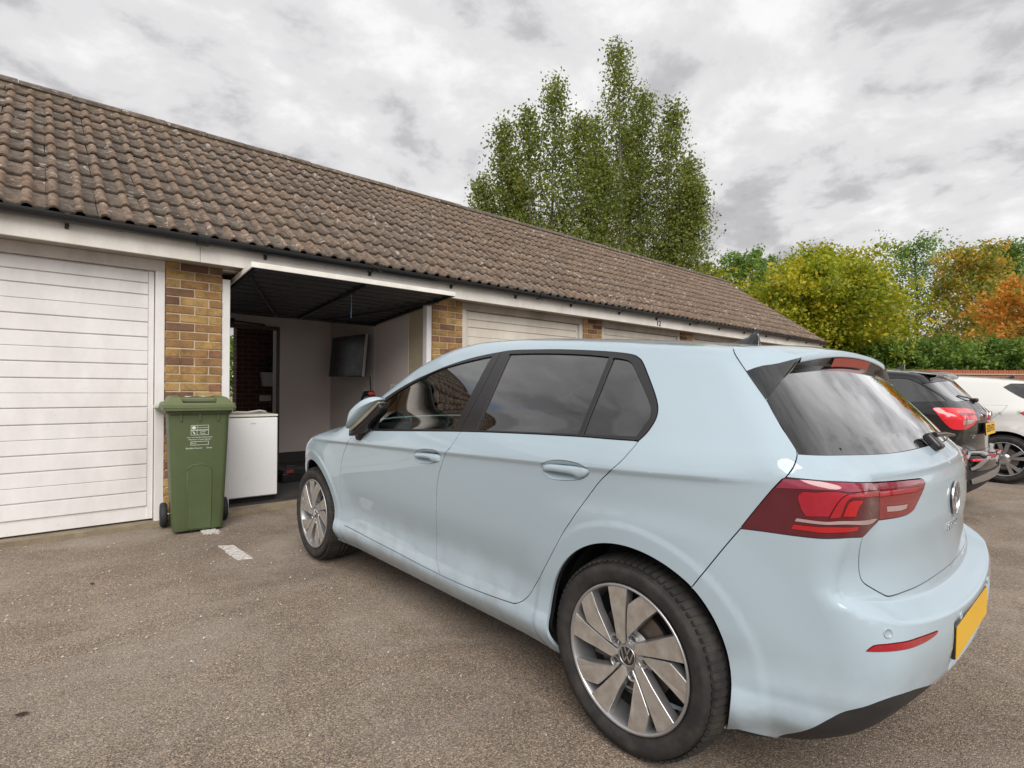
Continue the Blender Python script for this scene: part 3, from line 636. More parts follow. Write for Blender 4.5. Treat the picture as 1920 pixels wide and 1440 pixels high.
def pol(r, a): return (r*math.cos(math.radians(a)), r*math.sin(math.radians(a)))
def make_wheel(name, parent, loc, side, R=.316, rr=.2335, width=.225, spokes='paddle', label=None):
    """wheel turned about local Z (pointing out of the car); side=+1 left, -1 right"""
    # local x -> rear of the car, y -> up, z -> outwards
    M = Matrix(((0, 0, -side, 0), (-1, 0, 0, 0), (0, 1, 0, 0), (0, 0, 0, 1)))
    w = link(name, None, parent); w.matrix_local = Matrix.Translation(loc) @ M
    if label: w['label'] = label
    hw = width/2
    # tyre, outer face near z = 0
    mb = MB()
    prof = [(rr-.012, -width+.03), (rr-.004, -width+.012), (rr+.02, -width-.002), (rr+.055, -width-.004), (R-.022, -width+.012), (R-.006, -width+.035), (R, -width+.06), (R+.001, -hw), (R, -.060), (R-.005, -.036), (R-.013, -.020), (R-.026, -.006), (rr+.060, .004), (rr+.04, .005), (rr+.018, .002), (rr+.004, -.007), (rr-.003, -.014), (rr-.012, -.03)]
    mb.lathe(prof, 72)
    ty = mb.build('tyre', M_TYRE, w)
    tr = MB()                                                         # tread blocks on the shoulders
    for k in range(78):
        a = 2*math.pi*k/78
        for z0, z1, r0, r1 in ((-.070, -.010, R-.016, R+.0045), (-width+.014, -width+.062, R-.016, R+.0035)):
            q = []
            for da, zz_, rj in ((-.027, z0, r1), (.027, z0, r1), (.027, z1, r0+.009), (-.027, z1, r0+.009)):
                skew = .35*(zz_ - z0)
                q.append((rj*math.cos(a+da+skew), rj*math.sin(a+da+skew), zz_))
            q2 = [(x*.972, y*.972, z) for x, y, z in q]
            tr.add(q + q2, [(0,1,2,3),(0,4,5,1),(1,5,6,2),(2,6,7,3),(3,7,4,0)])
    for j, zc in enumerate((-.083, -.113, -.143)):
        tr.lathe([(R-.004, zc-.011), (R+.0035, zc-.010), (R+.0035, zc+.010), (R-.004, zc+.011)], 72)
    tr.build('tread', M_TYRE, ty)
    rim = MB().lathe([(rr-.004, -.010), (rr+.001, -.005), (rr-.001, .000), (rr-.006, .001), (rr-.011, -.006), (rr-.014, -.03), (rr-.024, -.07), (rr-.03, -width+.03)], 72).build('rim', M_RIMSIDE, w)
    MB().lathe([(rr-.028, -.085), (.06, -.080), (.0, -.080)], 48).build('barrel', M_DARK, rim)
    dz = MB().lathe([(.145, -.060), (.145, -.075)], 48).lathe([(.075, -.058), (.145, -.060)], 48).build('brake_disc', M_DISC, w)
    MB().box((-.155, -.05, -.085), (-.09, .05, -.045)).build('brake_caliper', M_RIMDK, w)
    mir = side
    def XY(p): return (p[0]*mir, p[1])
    if spokes == 'paddle':
        A = [pol(.034, 118), pol(.040, 98), pol(.085, 92.5), pol(.150, 90), pol(.172, 89.5), pol(.226, 88), pol(.227, 95), pol(.227, 102), pol(.225, 108.5), pol(.165, 111), pol(.115, 115), pol(.086, 121), pol(.060, 131)]
        B = [pol(.043, 88), pol(.050, 79), pol(.064, 86), pol(.110, 69), pol(.160, 62.5), pol(.227, 57), pol(.228, 63), pol(.228, 69), pol(.226, 74.5), pol(.200, 80), pol(.174, 86.8), pol(.150, 87.8), pol(.085, 89.6)]
        for k in range(5):
            for nm, P in (('spoke', A), ('spoke', B)):
                c, sn = math.cos(2*math.pi*k/5), math.sin(2*math.pi*k/5)
                Q = [XY((x*c - y*sn, x*sn + y*c)) for x, y in P]
                def zt(q): r_ = math.hypot(*q); return -.004 - .016*(1 - min(1, r_/.20))**1.5
                n = len(Q); cx = sum(q[0] for q in Q)/n; cy_ = sum(q[1] for q in Q)/n
                inn = [(cx + (q[0]-cx)*.955, cy_ + (q[1]-cy_)*.955) for q in Q]
                v = [(q[0], q[1], zt(q)-.002) for q in Q] + [(q[0], q[1], zt(q)) for q in inn] + [(cx + (q[0]-cx)*1.02, cy_ + (q[1]-cy_)*1.02, zt(q)-.034) for q in Q]
                f1 = [tuple(range(n, 2*n))]; f2 = [(i, (i+1) % n, n+(i+1) % n, n+i) for i in range(n)] + [(2*n+i, 2*n+(i+1) % n, (i+1) % n, i) for i in range(n)]
                face = MB().add(v, f1); 
                sp = face.build('spoke', M_ALLOY, rim, fix=True)
                MB().add(v, f2).build('spoke_edge', M_RIMSIDE, w, fix=False) if False else None
                bm_ = MB().add(v, f1 + f2); me = bm_.mesh('spoke'); bm = bmesh.new(); bm.from_mesh(me); bmesh.ops.recalc_face_normals(bm, faces=bm.faces); bm.to_mesh(me); bm.free()
                me.materials.append(M_ALLOY); me.materials.append(M_RIMSIDE)
                me.polygons.foreach_set('material_index', [0] + [1]*len(f2)); old = sp.data; sp.data = me
                bpy.data.meshes.remove(old)
        for k in range(5):
            a = 73 + 72*k; x, y = XY(pol(.060, a))
            Tm = Matrix.Translation((x, y, 0))
            MB().lathe([(.019, -.017), (.017, -.016), (.0145, -.020), (.0135, -.042), (0, -.042)], 20, M=Tm).build('bolt_socket', M_RIMSIDE, rim)
            MB().lathe([(.0105, -.030), (.0095, -.027), (0, -.027)], 6, M=Tm, smooth=False).build('wheel_bolt', M_RIMDK, rim)
        hub = MB().lathe([(.082, -.045), (.070, -.036), (.052, -.026), (.040, -.0205), (.0, -.0205)], 40).build('hub', M_RIMSIDE, w)
    else:
        for k in range(5):
            for d in (-9, 9):
                P = [pol(.05, 90-14), pol(.10, 90+d-9), pol(rr-.012, 90+d*1.35-6.5), pol(rr-.012, 90+d*1.35+6.5), pol(.10, 90+d+9), pol(.05, 90+14)]
                c, sn = math.cos(2*math.pi*k/5), math.sin(2*math.pi*k/5)
                MB().prism([XY((x*c-y*sn, x*sn+y*c)) for x, y in P], -.03, -.010 + .004*(d > 0)).build('spoke', M_SILVER, rim)
        hub = MB().lathe([(.075, -.045), (.07, -.012), (.035, -.006), (0, -.006)], 32).build('hub', M_SILVER, w)
    return w, hub
def roundel(name, r, parent, M, face_mat=M_GLOSSB, line_mat=M_CHROME, thick=.003):
    """round badge: ring with a V over a W"""
    o = MB().lathe([(r, -.002), (r, thick*.4), (r*.95, thick*.5), (0, thick*.5)], 40).build(name, face_mat, parent); o.matrix_local = M
    mb = MB(); mb.lathe([(r*.99, 0), (r*.99, thick), (r*.90, thick), (r*.90, 0)], 40)
    def stroke(a, b, w):
        a, b = Vector(a)*r, Vector(b)*r; d = (b-a).normalized(); n = Vector((-d.y, d.x))*w*r/2
        mb.prism([tuple(a-n), tuple(b-n), tuple(b+n), tuple(a+n)], thick*.4, thick*1.05)
    for sx in (-1, 1):
        stroke((sx*.33, .84), (0, .10), .12)
        stroke((sx*.73, .53), (sx*.33, -.60), .12); stroke((sx*.33, -.60), (0, .0), .12)
    mb.build('emblem', line_mat, o); return o

# ---------------------------------------------------------------- pale blue hatchback
def build_golf():
    g = Hatchback(); D = CURVES; h = .016
    XC, Y0 = 2.3045, 1.0727
    car = thing('hatchback_car', 'pale ice blue five-door hatchback parked nose-in before the open garage', 'car', (XC, Y0, 0))
    def tz(c): return [(g.to_t(p[0], p[1]), p[2]) for p in D[c]]
    def cat(*cs):
        out_ = []
        for c in cs:
            q = resample(c, .012)
            out_ += list(q if not out_ else q[1:])
        return np.array(out_)
    def closed(c): return resample(c, .011, True)
    t0, t1 = g.tmin(), g.tmax()
    ts = np.unique(np.r_[np.linspace(t0, -.2, 70), np.linspace(-.2, 2.9, 210), np.linspace(2.9, t1, 60)])
    rz = g.ridge(ts)
    dom = np.array([(t, .185) for t in np.linspace(t0, t1, 330)] + [(t1, z) for z in np.linspace(.2, rz[-1], 26)[1:-1]] + list(zip(ts[::-1], rz[::-1])) + [(t0, z) for z in np.linspace(rz[0], .2, 60)[1:-1]])
    dlo = closed(tz('dlo')); gf = closed(tz('glass_f')); gr = closed(tz('glass_r')); gq = closed(tz('glass_q'))
    bs = tz('bseam'); bs_low = [p for p in bs if p[1] < 1.012]
    seam = resample(bs, .012)
    fd = np.vstack([cat(tz('fd_front'), tz('fd_bot')), resample(bs_low[::-1], .012)[1:], resample([bs_low[0], (1.3, .99), (1.70, .955), tz('fd_front')[0]], .02)[1:-1]])
    rd = np.vstack([resample(bs_low, .012), cat(tz('rd_bot'), tz('rd_back'))[1:], resample([tz('rd_back')[-1], (.3, 1.045), (.7, 1.03), bs_low[0]], .02)[1:-1]])
    lo_ = np.vstack([cat(tz('light_top'), tz('light_split'), tz('light_notch'), tz('light_bot'), tz('light_left'))])[:-1]
    li = np.vstack([cat(tz('light_split')[::-1]), resample(tz('light_in'), .01)[1:-1]])
    hl = tz('hatch_left'); hlow = [p for p in tz('hatch_low')]
    zc = hlow[-1][1]
    hlow = hlow + [(t0, zc - .001)]
    top_t = resample([hl[0], (hl[0][0]-.12, hl[0][1]+.002)], .02)
    hatch_left = resample(hl, .012)
    ri = [(t, float(z)-.004) for t, z in zip(ts, rz) if t < hl[0][0]-.02][::-1]
    hatch = np.vstack([hatch_left, cat(tz('light_top'), tz('light_split'), tz('light_notch'))[1:], resample(hlow, .012)[1:], [(t0, z) for z in np.linspace(zc, rz[0]-.004, 50)[1:-1]], [(t, min(z, 1.34)) for t, z in ri[::-1]]])
    gb = tz('glass_b'); gbz = gb[-1][1]
    glass_b = np.vstack([resample(gb + [(t0, gbz-.001)], .012), [(t0, z) for z in np.linspace(gbz, 1.285, 26)[1:]], resample([(t0, 1.285), (g.to_t(.3, -.4), 1.28), (g.to_t(.5, -.37), 1.262), (g.to_t(.60, -.33), 1.235), gb[0]], .012)[1:-1]])
    refl = closed(tz('reflect'))
    low = tz('bump_low')[:-1]; low = [p for p in low if p[0] > g.to_t(.25, -.72) - .001]
    lowc = resample(low + [(t0, low[-1][1])], .014)
    diff = np.vstack([lowc, [(t0, z) for z in np.linspace(low[-1][1], .185, 12)[1:]], [(t, .185) for t in np.linspace(t0, low[0][0]+.05, 90)[1:]]])
    bsm = resample(tz('bump_seam'), .012)
    ay, az, ar = -.008, .328, .353
    def circ(y0, r): 
        a0 = math.asin((az-.187)/r)
        return np.array([(y0 + r*math.cos(a), az + r*math.sin(a)) for a in np.linspace(-a0, math.pi+a0, 110)])
    arch_r, arch_f = circ(ay, ar), circ(g.wb, ar)
    bump = np.vstack([bsm, [(.1, .52), (.1, .19)], [(t, .187) for t in np.linspace(.08, t0, 80)], [(t0, z) for z in np.linspace(.2, zc-.004, 30)], resample(hlow[::-1], .012)[1:-1], cat(tz('light_bot'))[:-1]])
    subs = {k: closed(tz(k)) for k in ('lb_bright', 'lb_chev', 'lb_chev2', 'lb_white', 'lb_red', 'lb_upper', 'li_chev', 'li_rev', 'li_upper')}
    pock = {k: closed(tz(k)) for k in ('hrear_pocket', 'hfront_pocket')}
    crease = []
    for d in (-.02, -.009, 0, .006, .02):
        yy = np.linspace(-.40, 3.0, 180); crease.append(np.stack([yy, .908 - .036*(yy-.4) + d], 1))
    shelf = []
    aa = np.linspace(.0, .70, 60)
    for d in (-.006, 0, .006, .013, .020, .027, .034, .041):
        zz_ = .535 + .12*aa*aa + .5*np.maximum(aa-.55, 0)**2 + d
        yy_ = [float(-g.rear(np.array(-a), np.array(0.), np.array(z))*-1) for a, z in zip(aa, zz_)]
        shelf.append(np.array([(g.to_t(a, y), z) for a, y, z in zip(aa, yy_, zz_)]))
    for q_ in (0, .008, .016):
        for z_ in (.366 + q_, .502 + q_): shelf.append(np.array([(g.to_t(a, -.7), z_) for a in np.linspace(.004, .31, 24)]))
    for a_ in (.282, .289, .297, .304): shelf.append(np.array([(g.to_t(a_, -.7), z_) for z_ in np.linspace(.36, .525, 16)]))
    for z_ in (.388, .37, .352, .33): shelf.append(np.array([(t_, z_) for t_ in np.linspace(t0 + .45, -.40, 60)]))
    for y0 in (0, g.wb):
        for r_ in (.402, .412, .422, .432):
            aq = np.linspace(-.18, math.pi+.18, 90); shelf.append(np.array([(y0 + r_*math.cos(q), g.zh + .012 + r_*math.sin(q)) for q in aq if g.zh + .012 + r_*math.sin(q) > .2]))
    polys = [dlo, gf, gr, gq, fd, rd, lo_, li, hatch, glass_b, refl, diff, arch_r, arch_f, *subs.values(), *pock.values()]
    V2, T2 = triangulate(dom, polys, h, [seam, bsm, *crease, *shelf])
    C = V2[T2].mean(1)
    asg = np.full(len(T2), 'body_shell', dtype='<U16')
    fr_ = C[:, 0] > 2.80
    asg[inpoly(C, bump)] = 'rear_bumper'
    asg[(C[:, 0] > 2.985) & (C[:, 1] < .72)] = 'front_bumper'
    asg[(C[:, 0] > 3.02) & (C[:, 0] < 3.55) & (C[:, 1] > .60) & (C[:, 1] < .715)] = 'headlamp'
    asg[inpoly(C, diff)] = 'diffuser'
    asg[inpoly(C, refl)] = 'reflector'
    asg[inpoly(C, hatch)] = 'tailgate'
    asg[inpoly(C, glass_b)] = 'rear_window'
    asg[inpoly(C, fd)] = 'front_door'; asg[inpoly(C, rd)] = 'rear_door'
    asg[inpoly(C, pock['hrear_pocket'])] = 'pocket_r'; asg[inpoly(C, pock['hfront_pocket'])] = 'pocket_f'
    so = seam[np.argsort(seam[:, 1])]
    ind = inpoly(C, dlo); sy = np.interp(C[:, 1], so[:, 1], so[:, 0])
    asg[ind & (C[:, 0] > sy)] = 'trim_f'; asg[ind & (C[:, 0] <= sy)] = 'trim_r'
    asg[inpoly(C, gf)] = 'glass_f'; asg[inpoly(C, gr)] = 'glass_r'; asg[inpoly(C, gq)] = 'glass_q'
    asg[inpoly(C, lo_)] = 'lamp_out'; asg[inpoly(C, li)] = 'lamp_in'
    for k, P in subs.items():
        asg[inpoly(C, P) & ((asg == 'lamp_out') if k[1] == 'b' else (asg == 'lamp_in'))] = k
    asg[inpoly(C, arch_r) | inpoly(C, arch_f)] = 'cut'
    S = Skin(g, h)
    edge = lambda p: p[0] < t0 + 1e-4 or p[0] > t1 - 1e-4
    ridge_i = lambda p: edge(p) or abs(p[1] - np.interp(p[0], ts, rz)) < 2e-4
    names = [n for n in np.unique(asg) if n != 'cut']
    gaps = dict(glass_f=.0006, glass_r=.0006, glass_q=.0006, lamp_out=.001, lamp_in=.0012, diffuser=.0005, trim_f=.0015, trim_r=.0015, reflector=.0005, pocket_r=0, pocket_f=0, rear_window=.001, headlamp=.001)
    for k in subs: gaps[k] = 0
    offs = dict(glass_f=-.005, glass_r=-.005, glass_q=-.005, lamp_out=.001, lamp_in=.001, reflector=.002, trim_f=.0015, trim_r=.0015, rear_window=-.004, diffuser=-.004)
    for k in subs: offs[k] = .001
    S.cut(V2, T2, names, asg, lambda P: g.solve(P[:, 0], P[:, 1]), ridge_i, gaps, offs)
    # door handle pockets sink into the door
    for k, key in (('pocket_r', 'hrear_pocket'), ('pocket_f', 'hfront_pocket')):
        p = S.panels[k]; Q = pock[key]; c2 = np.array([p['X'][:, 1], p['X'][:, 2]]).T
        dmin = np.min(np.linalg.norm(c2[:, None, :] - Q[None], axis=2), axis=1)
        p['X'][:, 0] -= .024*sstep(0, .026, dmin)
        X = p['X']; T = p['T']; N = np.zeros_like(X)
        fn = np.cross(X[T[:, 1]]-X[T[:, 0]], X[T[:, 2]]-X[T[:, 0]])
        if fn[:, 0].sum() < 0: fn = -fn
        for j in range(3): np.add.at(N, T[:, j], fn)
        p['N'] = N/(np.linalg.norm(N, axis=1, keepdims=True) + 1e-12)
    # roof, windscreen, bonnet: seen from above
    rp = g.solve(ts, rz); rim2 = rp[:, :2].copy(); rim2[0, 0] = rim2[-1, 0] = 0
    dom2 = np.vstack([rim2, [(0, y) for y in np.linspace(rim2[-1, 1], rim2[0, 1], 150)[1:-1]]])
    ws = resample([(0, 2.30), (.4, 2.26), (.70, 2.12), (.66, 1.85), (.575, 1.44), (.54, 1.385), (.3, 1.345), (0, 1.335)], .03)
    ws = np.vstack([ws, [(0, y) for y in np.linspace(1.335, 2.30, 30)[1:-1]]])
    bo = resample([(0, 3.30), (.4, 3.24), (.60, 3.08), (.70, 2.75), (.72, 2.42), (.4, 2.48), (0, 2.52)], .03)
    bo = np.vstack([bo, [(0, y) for y in np.linspace(2.52, 3.30, 25)[1:-1]]])
    V3, T3 = triangulate(dom2, [ws, bo], .03)
    C3 = V3[T3].mean(1); a3 = np.full(len(T3), 'roof', dtype='<U16')
    a3[inpoly(C3, ws)] = 'windscreen'; a3[inpoly(C3, bo)] = 'bonnet'
    on_rim = lambda p: p[0] < 1e-4 or np.min(np.hypot(rim2[:, 0]-p[0], rim2[:, 1]-p[1])) < 2e-3
    S.cut(V3, T3, ['roof', 'windscreen', 'bonnet'], a3, lambda P: g.solve_top(np.maximum(P[:, 0], 0), P[:, 1]), on_rim, dict(windscreen=.0006), dict(windscreen=-.004))
    rimz = S.panels['roof']
    # liner: the same skin, 22 mm further in, in black, closes every gap
    solid = ~np.isin(asg, ['glass_f', 'glass_r', 'glass_q', 'rear_window', 'cut', 'trim_f', 'trim_r', 'pocket_r', 'pocket_f'])
    cc = C[:, 1] < 1.36
    S.cut(V2, T2, ['liner'], np.where(solid & (C[:, 1] > .26), 'liner', 'x'), lambda P: g.solve(P[:, 0], P[:, 1]), lambda p: True, {}, dict(liner=-.03))
    B = lambda nm, key, mat, parent=car, both=True, depth=.012, **k: link(nm, S.mesh(nm, key, both=both, depth=depth, **k), parent, mat)
    body = B('body_shell', 'body_shell', M_BLUE); roof = B('roof', 'roof', M_BLUE, depth=0)
    B('inner_lining', 'liner', M_DARK, body, depth=0)
    B('bonnet', 'bonnet', M_BLUE); B('windscreen', 'windscreen', M_GW, depth=0)
    fb = B('front_bumper', 'front_bumper', M_BLUE); 
    if 'headlamp' in S.panels:
        for sd in (1, -1): B('headlamp', 'headlamp', M_GLOSSB, both=False, side=sd)
    rb = B('rear_bumper', 'rear_bumper', M_BLUE); B('diffuser', 'diffuser', M_GRAIN, rb)
    tg = B('tailgate', 'tailgate', M_BLUE); B('rear_window', 'rear_window', M_GR, tg, depth=.006)
    for sd in (1, -1):
        f = B('front_door', 'front_door', M_BLUE, both=False, side=sd); r = B('rear_door', 'rear_door', M_BLUE, both=False, side=sd)
        B('window_trim', 'trim_f', M_TRIM, f, False, .014, side=sd); B('window_trim', 'trim_r', M_TRIM, r, False, .014, side=sd)
        B('window', 'glass_f', M_GF, f, False, .0, side=sd); B('window', 'glass_r', M_GR, r, False, .0, side=sd); B('quarter_window', 'glass_q', M_GR, r, False, 0, side=sd)
        B('handle_pocket', 'pocket_f', M_BLUE, f, False, 0, side=sd); B('handle_pocket', 'pocket_r', M_BLUE, r, False, 0, side=sd)
        lamp = B('tail_lamp', 'lamp_out', M_LDARK, car, False, side=sd)
        for k, m_ in (('lb_bright', M_LBRIGHT), ('lb_chev', M_LRED), ('lb_chev2', M_LHOT), ('lb_white', M_LWHITE), ('lb_red', M_LHOT), ('lb_upper', M_LUP)):
            if k in S.panels: B({'lb_bright': 'reflector_bowl', 'lb_chev': 'light_guide', 'lb_chev2': 'light_guide', 'lb_white': 'light_bar', 'lb_red': 'light_strip', 'lb_upper': 'upper_lens_sheen'}[k], k, m_, lamp, False, 0, side=sd)
        li_o = B('tailgate_lamp', 'lamp_in', M_LSMOKE, tg, False, side=sd)
        for k, m_ in (('li_chev', M_LRED), ('li_rev', M_LWHITE), ('li_upper', M_LUP)):
            if k in S.panels: B('tailgate_lamp_lens', k, m_, tg, False, 0, side=sd)  # li_upper: sky reflection along the top, painted as a paler red
        B('reflector', 'reflector', M_LRED, rb, False, .006, side=sd)
        # handles: a bar bridging the pocket
        for key, par in (('hrear_bar', r), ('hfront_bar', f)):
            P = D[key]; ys_ = [p[1] for p in P]; y0_, y1_ = min(ys_), max(ys_)
            n = len(P); half = n//2
            up = resample([(p[1], p[2]) for p in P[:6]], .012); dn = resample([(p[1], p[2]) for p in P[6:][::-1]], .012)
            yy = np.linspace(y1_-.001, y0_+.001, 22)
            uo = np.argsort(up[:, 0]); do = np.argsort(dn[:, 0])
            V = []; F_ = []
            for i, y in enumerate(yy):
                zt_ = np.interp(y, up[uo, 0], up[uo, 1]); zb_ = min(np.interp(y, dn[do, 0], dn[do, 1]), zt_-.010)
                e = min(1., min(i, len(yy)-1-i)/2.5 + .25)
                lb = float(g.solve(np.array([y]), np.array([(zt_+zb_)/2]))[0, 0])
                w_ = (zt_-zb_)/2*(.75+.25*e); zc_ = (zt_+zb_)/2
                for a in np.linspace(0, 2*math.pi, 12, endpoint=False):
                    V.append((-sd*(lb - .006 + .016*e*math.copysign(abs(math.cos(a))**.6, math.cos(a))), y, zc_ + w_*math.copysign(abs(math.sin(a))**.75, math.sin(a))))
            m = 12
            for i in range(len(yy)-1):
                for k in range(m): F_.append((i*m+k, i*m+(k+1) % m, (i+1)*m+(k+1) % m, (i+1)*m+k))
            F_ += [tuple(range(m)), tuple(range((len(yy)-1)*m, len(yy)*m))]
            MB().add(V, F_, True).build('handle', M_BLUE, par)
        # wheel arch liners
        for y0 in (ay, g.wb):
            a0 = math.asin((az-.19)/ar)
            MB().lathe([(ar+.010, -.775), (ar+.012, -.74), (ar+.012, -.55), (ar-.10, -.50)], 40, M=Matrix(((0, 0, sd, 0), (1, 0, 0, y0), (0, 1, 0, az), (0, 0, 0, 1))), a0=-a0+.12, a1=math.pi+a0-.12).build('wheel_arch_liner', M_DARK, body)
        # sill and underside
        # folded door mirror
        Pc = resample(D['mir_cap'], .010, True); n = len(Pc); cen_ = Pc.mean(0)
        ax_ = np.array([-.09, -.22, .03]); ax_ /= np.linalg.norm(ax_); nv = np.array([ax_[1], -ax_[0], 0.]); nv = -nv if nv[0] < 0 else nv; nv /= np.linalg.norm(nv)
        V = []; F_ = []; rings = [(1., -.05), (1.005, -.02), (1., -.004), (.965, .012), (.88, .028), (.72, .042), (.48, .051), (.22, .055), (.0, .056)]
        for sc, e_ in rings:
            for q in Pc:
                w_ = cen_ + (q-cen_)*sc + nv*e_; V.append((-sd*w_[0], w_[1], w_[2]))
        for i in range(len(rings)-1):
            for k in range(n): F_.append((i*n+k, i*n+(k+1) % n, (i+1)*n+(k+1) % n, (i+1)*n+k))
        F_.append(tuple(range(n)))
        mcap = MB().add(V, F_, True).build('door_mirror', M_BLUE, car)
        def slab(nm, key, e0, e1, mat, rnd):
            P_ = resample(D[key], .012, True); m_ = len(P_); c_ = P_.mean(0); V = []
            for e_, sc in ((e0, 1.), (e1-rnd, 1.), (e1-rnd*.3, 1-rnd*2.2), (e1, 1-rnd*6)):
                for q in P_:
                    w_ = c_ + (q-c_)*sc + nv*e_; V.append((-sd*w_[0], w_[1], w_[2]))
            F_ = [(i*m_+k, i*m_+(k+1) % m_, (i+1)*m_+(k+1) % m_, (i+1)*m_+k) for i in range(3) for k in range(m_)] + [tuple(range(m_)), tuple(range(3*m_, 4*m_))]
            return MB().add(V, F_, True).build(nm, mat, mcap)
        slab('mirror_housing', 'mir_black', -.05, .022, M_TRIM, .010); slab('indicator', 'mir_strip', -.04, .008, M_INDIC, .003); slab('mirror_foot', 'mir_foot', -.06, .02, M_TRIM, .008)
    # chassis
    und = MB().box((-.60, -.52, .21), (.60, 3.1, .25)).box((-.76, .40, .19), (.76, 2.2, .25)); und.build('underbody', M_DARK, car)
    # spoiler with black side fins and brake light
    fin = [np.array(p) for p in D['fin']]
    tl = np.array(D['hatch_left'][0]); 
    # trailing edge
    te = [(l, -.395 + .035*(l/.45)**4*.4 + (0 if abs(l) < .40 else .0), 1.325 - .032*(l/.45)**2) for l in np.linspace(-.455, .455, 25)]
    root = []
    for p in te:
        q = g.solve_top(np.array([abs(p[0])*1.22]), np.array([-.215 - .02*(abs(p[0])/.45)**2]))[0]; root.append((math.copysign(q[0], p[0]) if p[0] else 0., q[1], q[2]+.0015))
    V = []; F_ = []; n = len(te); rows = 7
    for j in range(rows):
        s_ = j/(rows-1)
        for a, b in zip(root, te):
            bow = .010*math.sin(math.pi*s_)
            V.append((-(a[0] + (b[0]-a[0])*s_), a[1] + (b[1]-a[1])*s_, a[2] + (b[2]-a[2])*s_ + bow*(1 if j else 0)))
    under = []
    for b in te: V.append((-b[0], b[1]+.004, b[2]-.016))
    for j in range(rows):
        for k in range(n-1): F_.append((j*n+k, j*n+k+1, (j+1)*n+k+1, (j+1)*n+k))
    sp = MB().add(V, F_, True).build('spoiler', M_BLUE, tg)
    V = []; F_ = []
    for s_ in (0, .5, 1):
        for b in te:
            gp = g.solve(np.array([g.to_t(abs(b[0])*.98, -.5)]), np.array([1.262]))[0]
            V.append((-(b[0]), (b[1]+.004)*(1-s_) + (gp[1]+.02)*s_, (b[2]-.016)*(1-s_) + 1.262*s_))
    for j in range(2):
        for k in range(n-1): F_.append((j*n+k, (j+1)*n+k, (j+1)*n+k+1, j*n+k+1))
    MB().add(V, F_, True).build('spoiler_underside', M_TRIM, sp)
    def push(q, d=.0035):
        for _ in range(3):
            f_ = float(g.F(q[0], q[1], q[2]))
            if f_ < d: q = q + g.grad(q[None])[0]*(d - f_)
        return q
    for sd in (1, -1):
        tip = np.array(D['fin'][-1]); T_ = np.array(D['fin'][0]); cor = np.array([te[-1][0], te[-1][1], te[-1][2]])
        sm_ = resample(D['fin'], .004); m = 16; cols = 8; V = []; F_ = []
        A = np.array([[np.interp(k/(m-1)*(len(sm_)-1), range(len(sm_)), sm_[::-1][:, j]) for j in range(3)] for k in range(m)])     # tip -> upper seam point
        Bq = np.array([tip*(1-k/(m-1)) + cor*(k/(m-1)) for k in range(m)])                                                 # tip -> trailing corner
        for j in range(cols):
            s_ = j/(cols-1)
            for k_, (a, b) in enumerate(zip(A, Bq)):
                q = push(a*(1-s_) + b*s_)
                V.append((-sd*q[0], q[1], q[2]))
        for b in Bq:                                             # turned-in inner face
            gp = g.solve(np.array([g.to_t(b[0]-.035, -.5)]), np.array([b[2]-.02]))[0]
            V.append((-sd*(b[0]-.03), max(gp[1], b[1]+.01)+.012, b[2]-.018))
        for j in range(cols):
            for k in range(m-1): F_.append((j*m+k, j*m+k+1, (j+1)*m+k+1, (j+1)*m+k))
        MB().add(V, F_, True).build('spoiler_fin', M_GLOSSB, sp)
        # painted web between roof edge, seam and fin
        root_e = root[-1] if sd > 0 else root[0]; te_e = te[-1] if sd > 0 else te[0]
        seam_ = resample([tuple(p) for p in D['hatch_left'][:5]], .01)
        k0 = 12; Q1 = np.array([seam_[int(i)] for i in np.linspace(0, len(seam_)-1, k0)])
        e0 = np.array([sd*root_e[0], root_e[1], root_e[2]]); e1 = np.array([sd*te_e[0], te_e[1], te_e[2]])
        V = []; F_ = []
        for j in range(5):
            s_ = j/4
            for i in range(k0):
                w_ = i/(k0-1); b = e0*(1-w_) + e1*w_ + np.array([0, 0, .010*math.sin(math.pi*w_)]); q = push(Q1[i]*(1-s_) + b*s_)
                V.append((-sd*q[0], q[1], q[2]))
        for j in range(4):
            for i in range(k0-1): F_.append((j*k0+i, j*k0+i+1, (j+1)*k0+i+1, (j+1)*k0+i))
        MB().add(V, F_, True).build('spoiler_side', M_BLUE, sp)
    V = []; F_ = []
    ls = np.linspace(-.20, .20, 13)
    for l in ls:
        b1 = -.395 + .035*(l/.45)**4*.4; z1 = 1.325 - .032*(l/.45)**2
        V += [(-l, b1+.001, z1-.020), (-l, b1+.012, z1-.050)]
    for i in range(12): F_.append((2*i, 2*i+1, 2*i+3, 2*i+2))
    MB().add(V, F_, True).build('high_brake_light', simple('brake_light_lens', (.34, .05, .035), .3), sp)
    # shark-fin aerial
    zt0 = float(g.solve_top(np.array([0.]), np.array([.02]))[0, 2])
    V = []; F_ = []
    sec = [(.095, .000, .020), (.06, .010, .026), (.02, .020, .026), (-.015, .034, .020), (-.035, .048, .012), (-.048, .056, .007), (-.058, .054, .006), (-.060, .03, .012), (-.062, .004, .020)]
    for y, hh_, w_ in sec:
        for a in (-1, -.6, 0, .6, 1):
            V.append((a*w_*1.0, y + .02, zt0 - .006 + (hh_+.008)*(1-abs(a)**2.2)))
    for i in range(len(sec)-1):
        for k in range(4): F_.append((i*5+k, i*5+k+1, (i+1)*5+k+1, (i+1)*5+k))
    F_.append(tuple(range((len(sec)-1)*5, len(sec)*5)))
    MB().add(V, F_, True).build('aerial', M_GLOSSB, car)
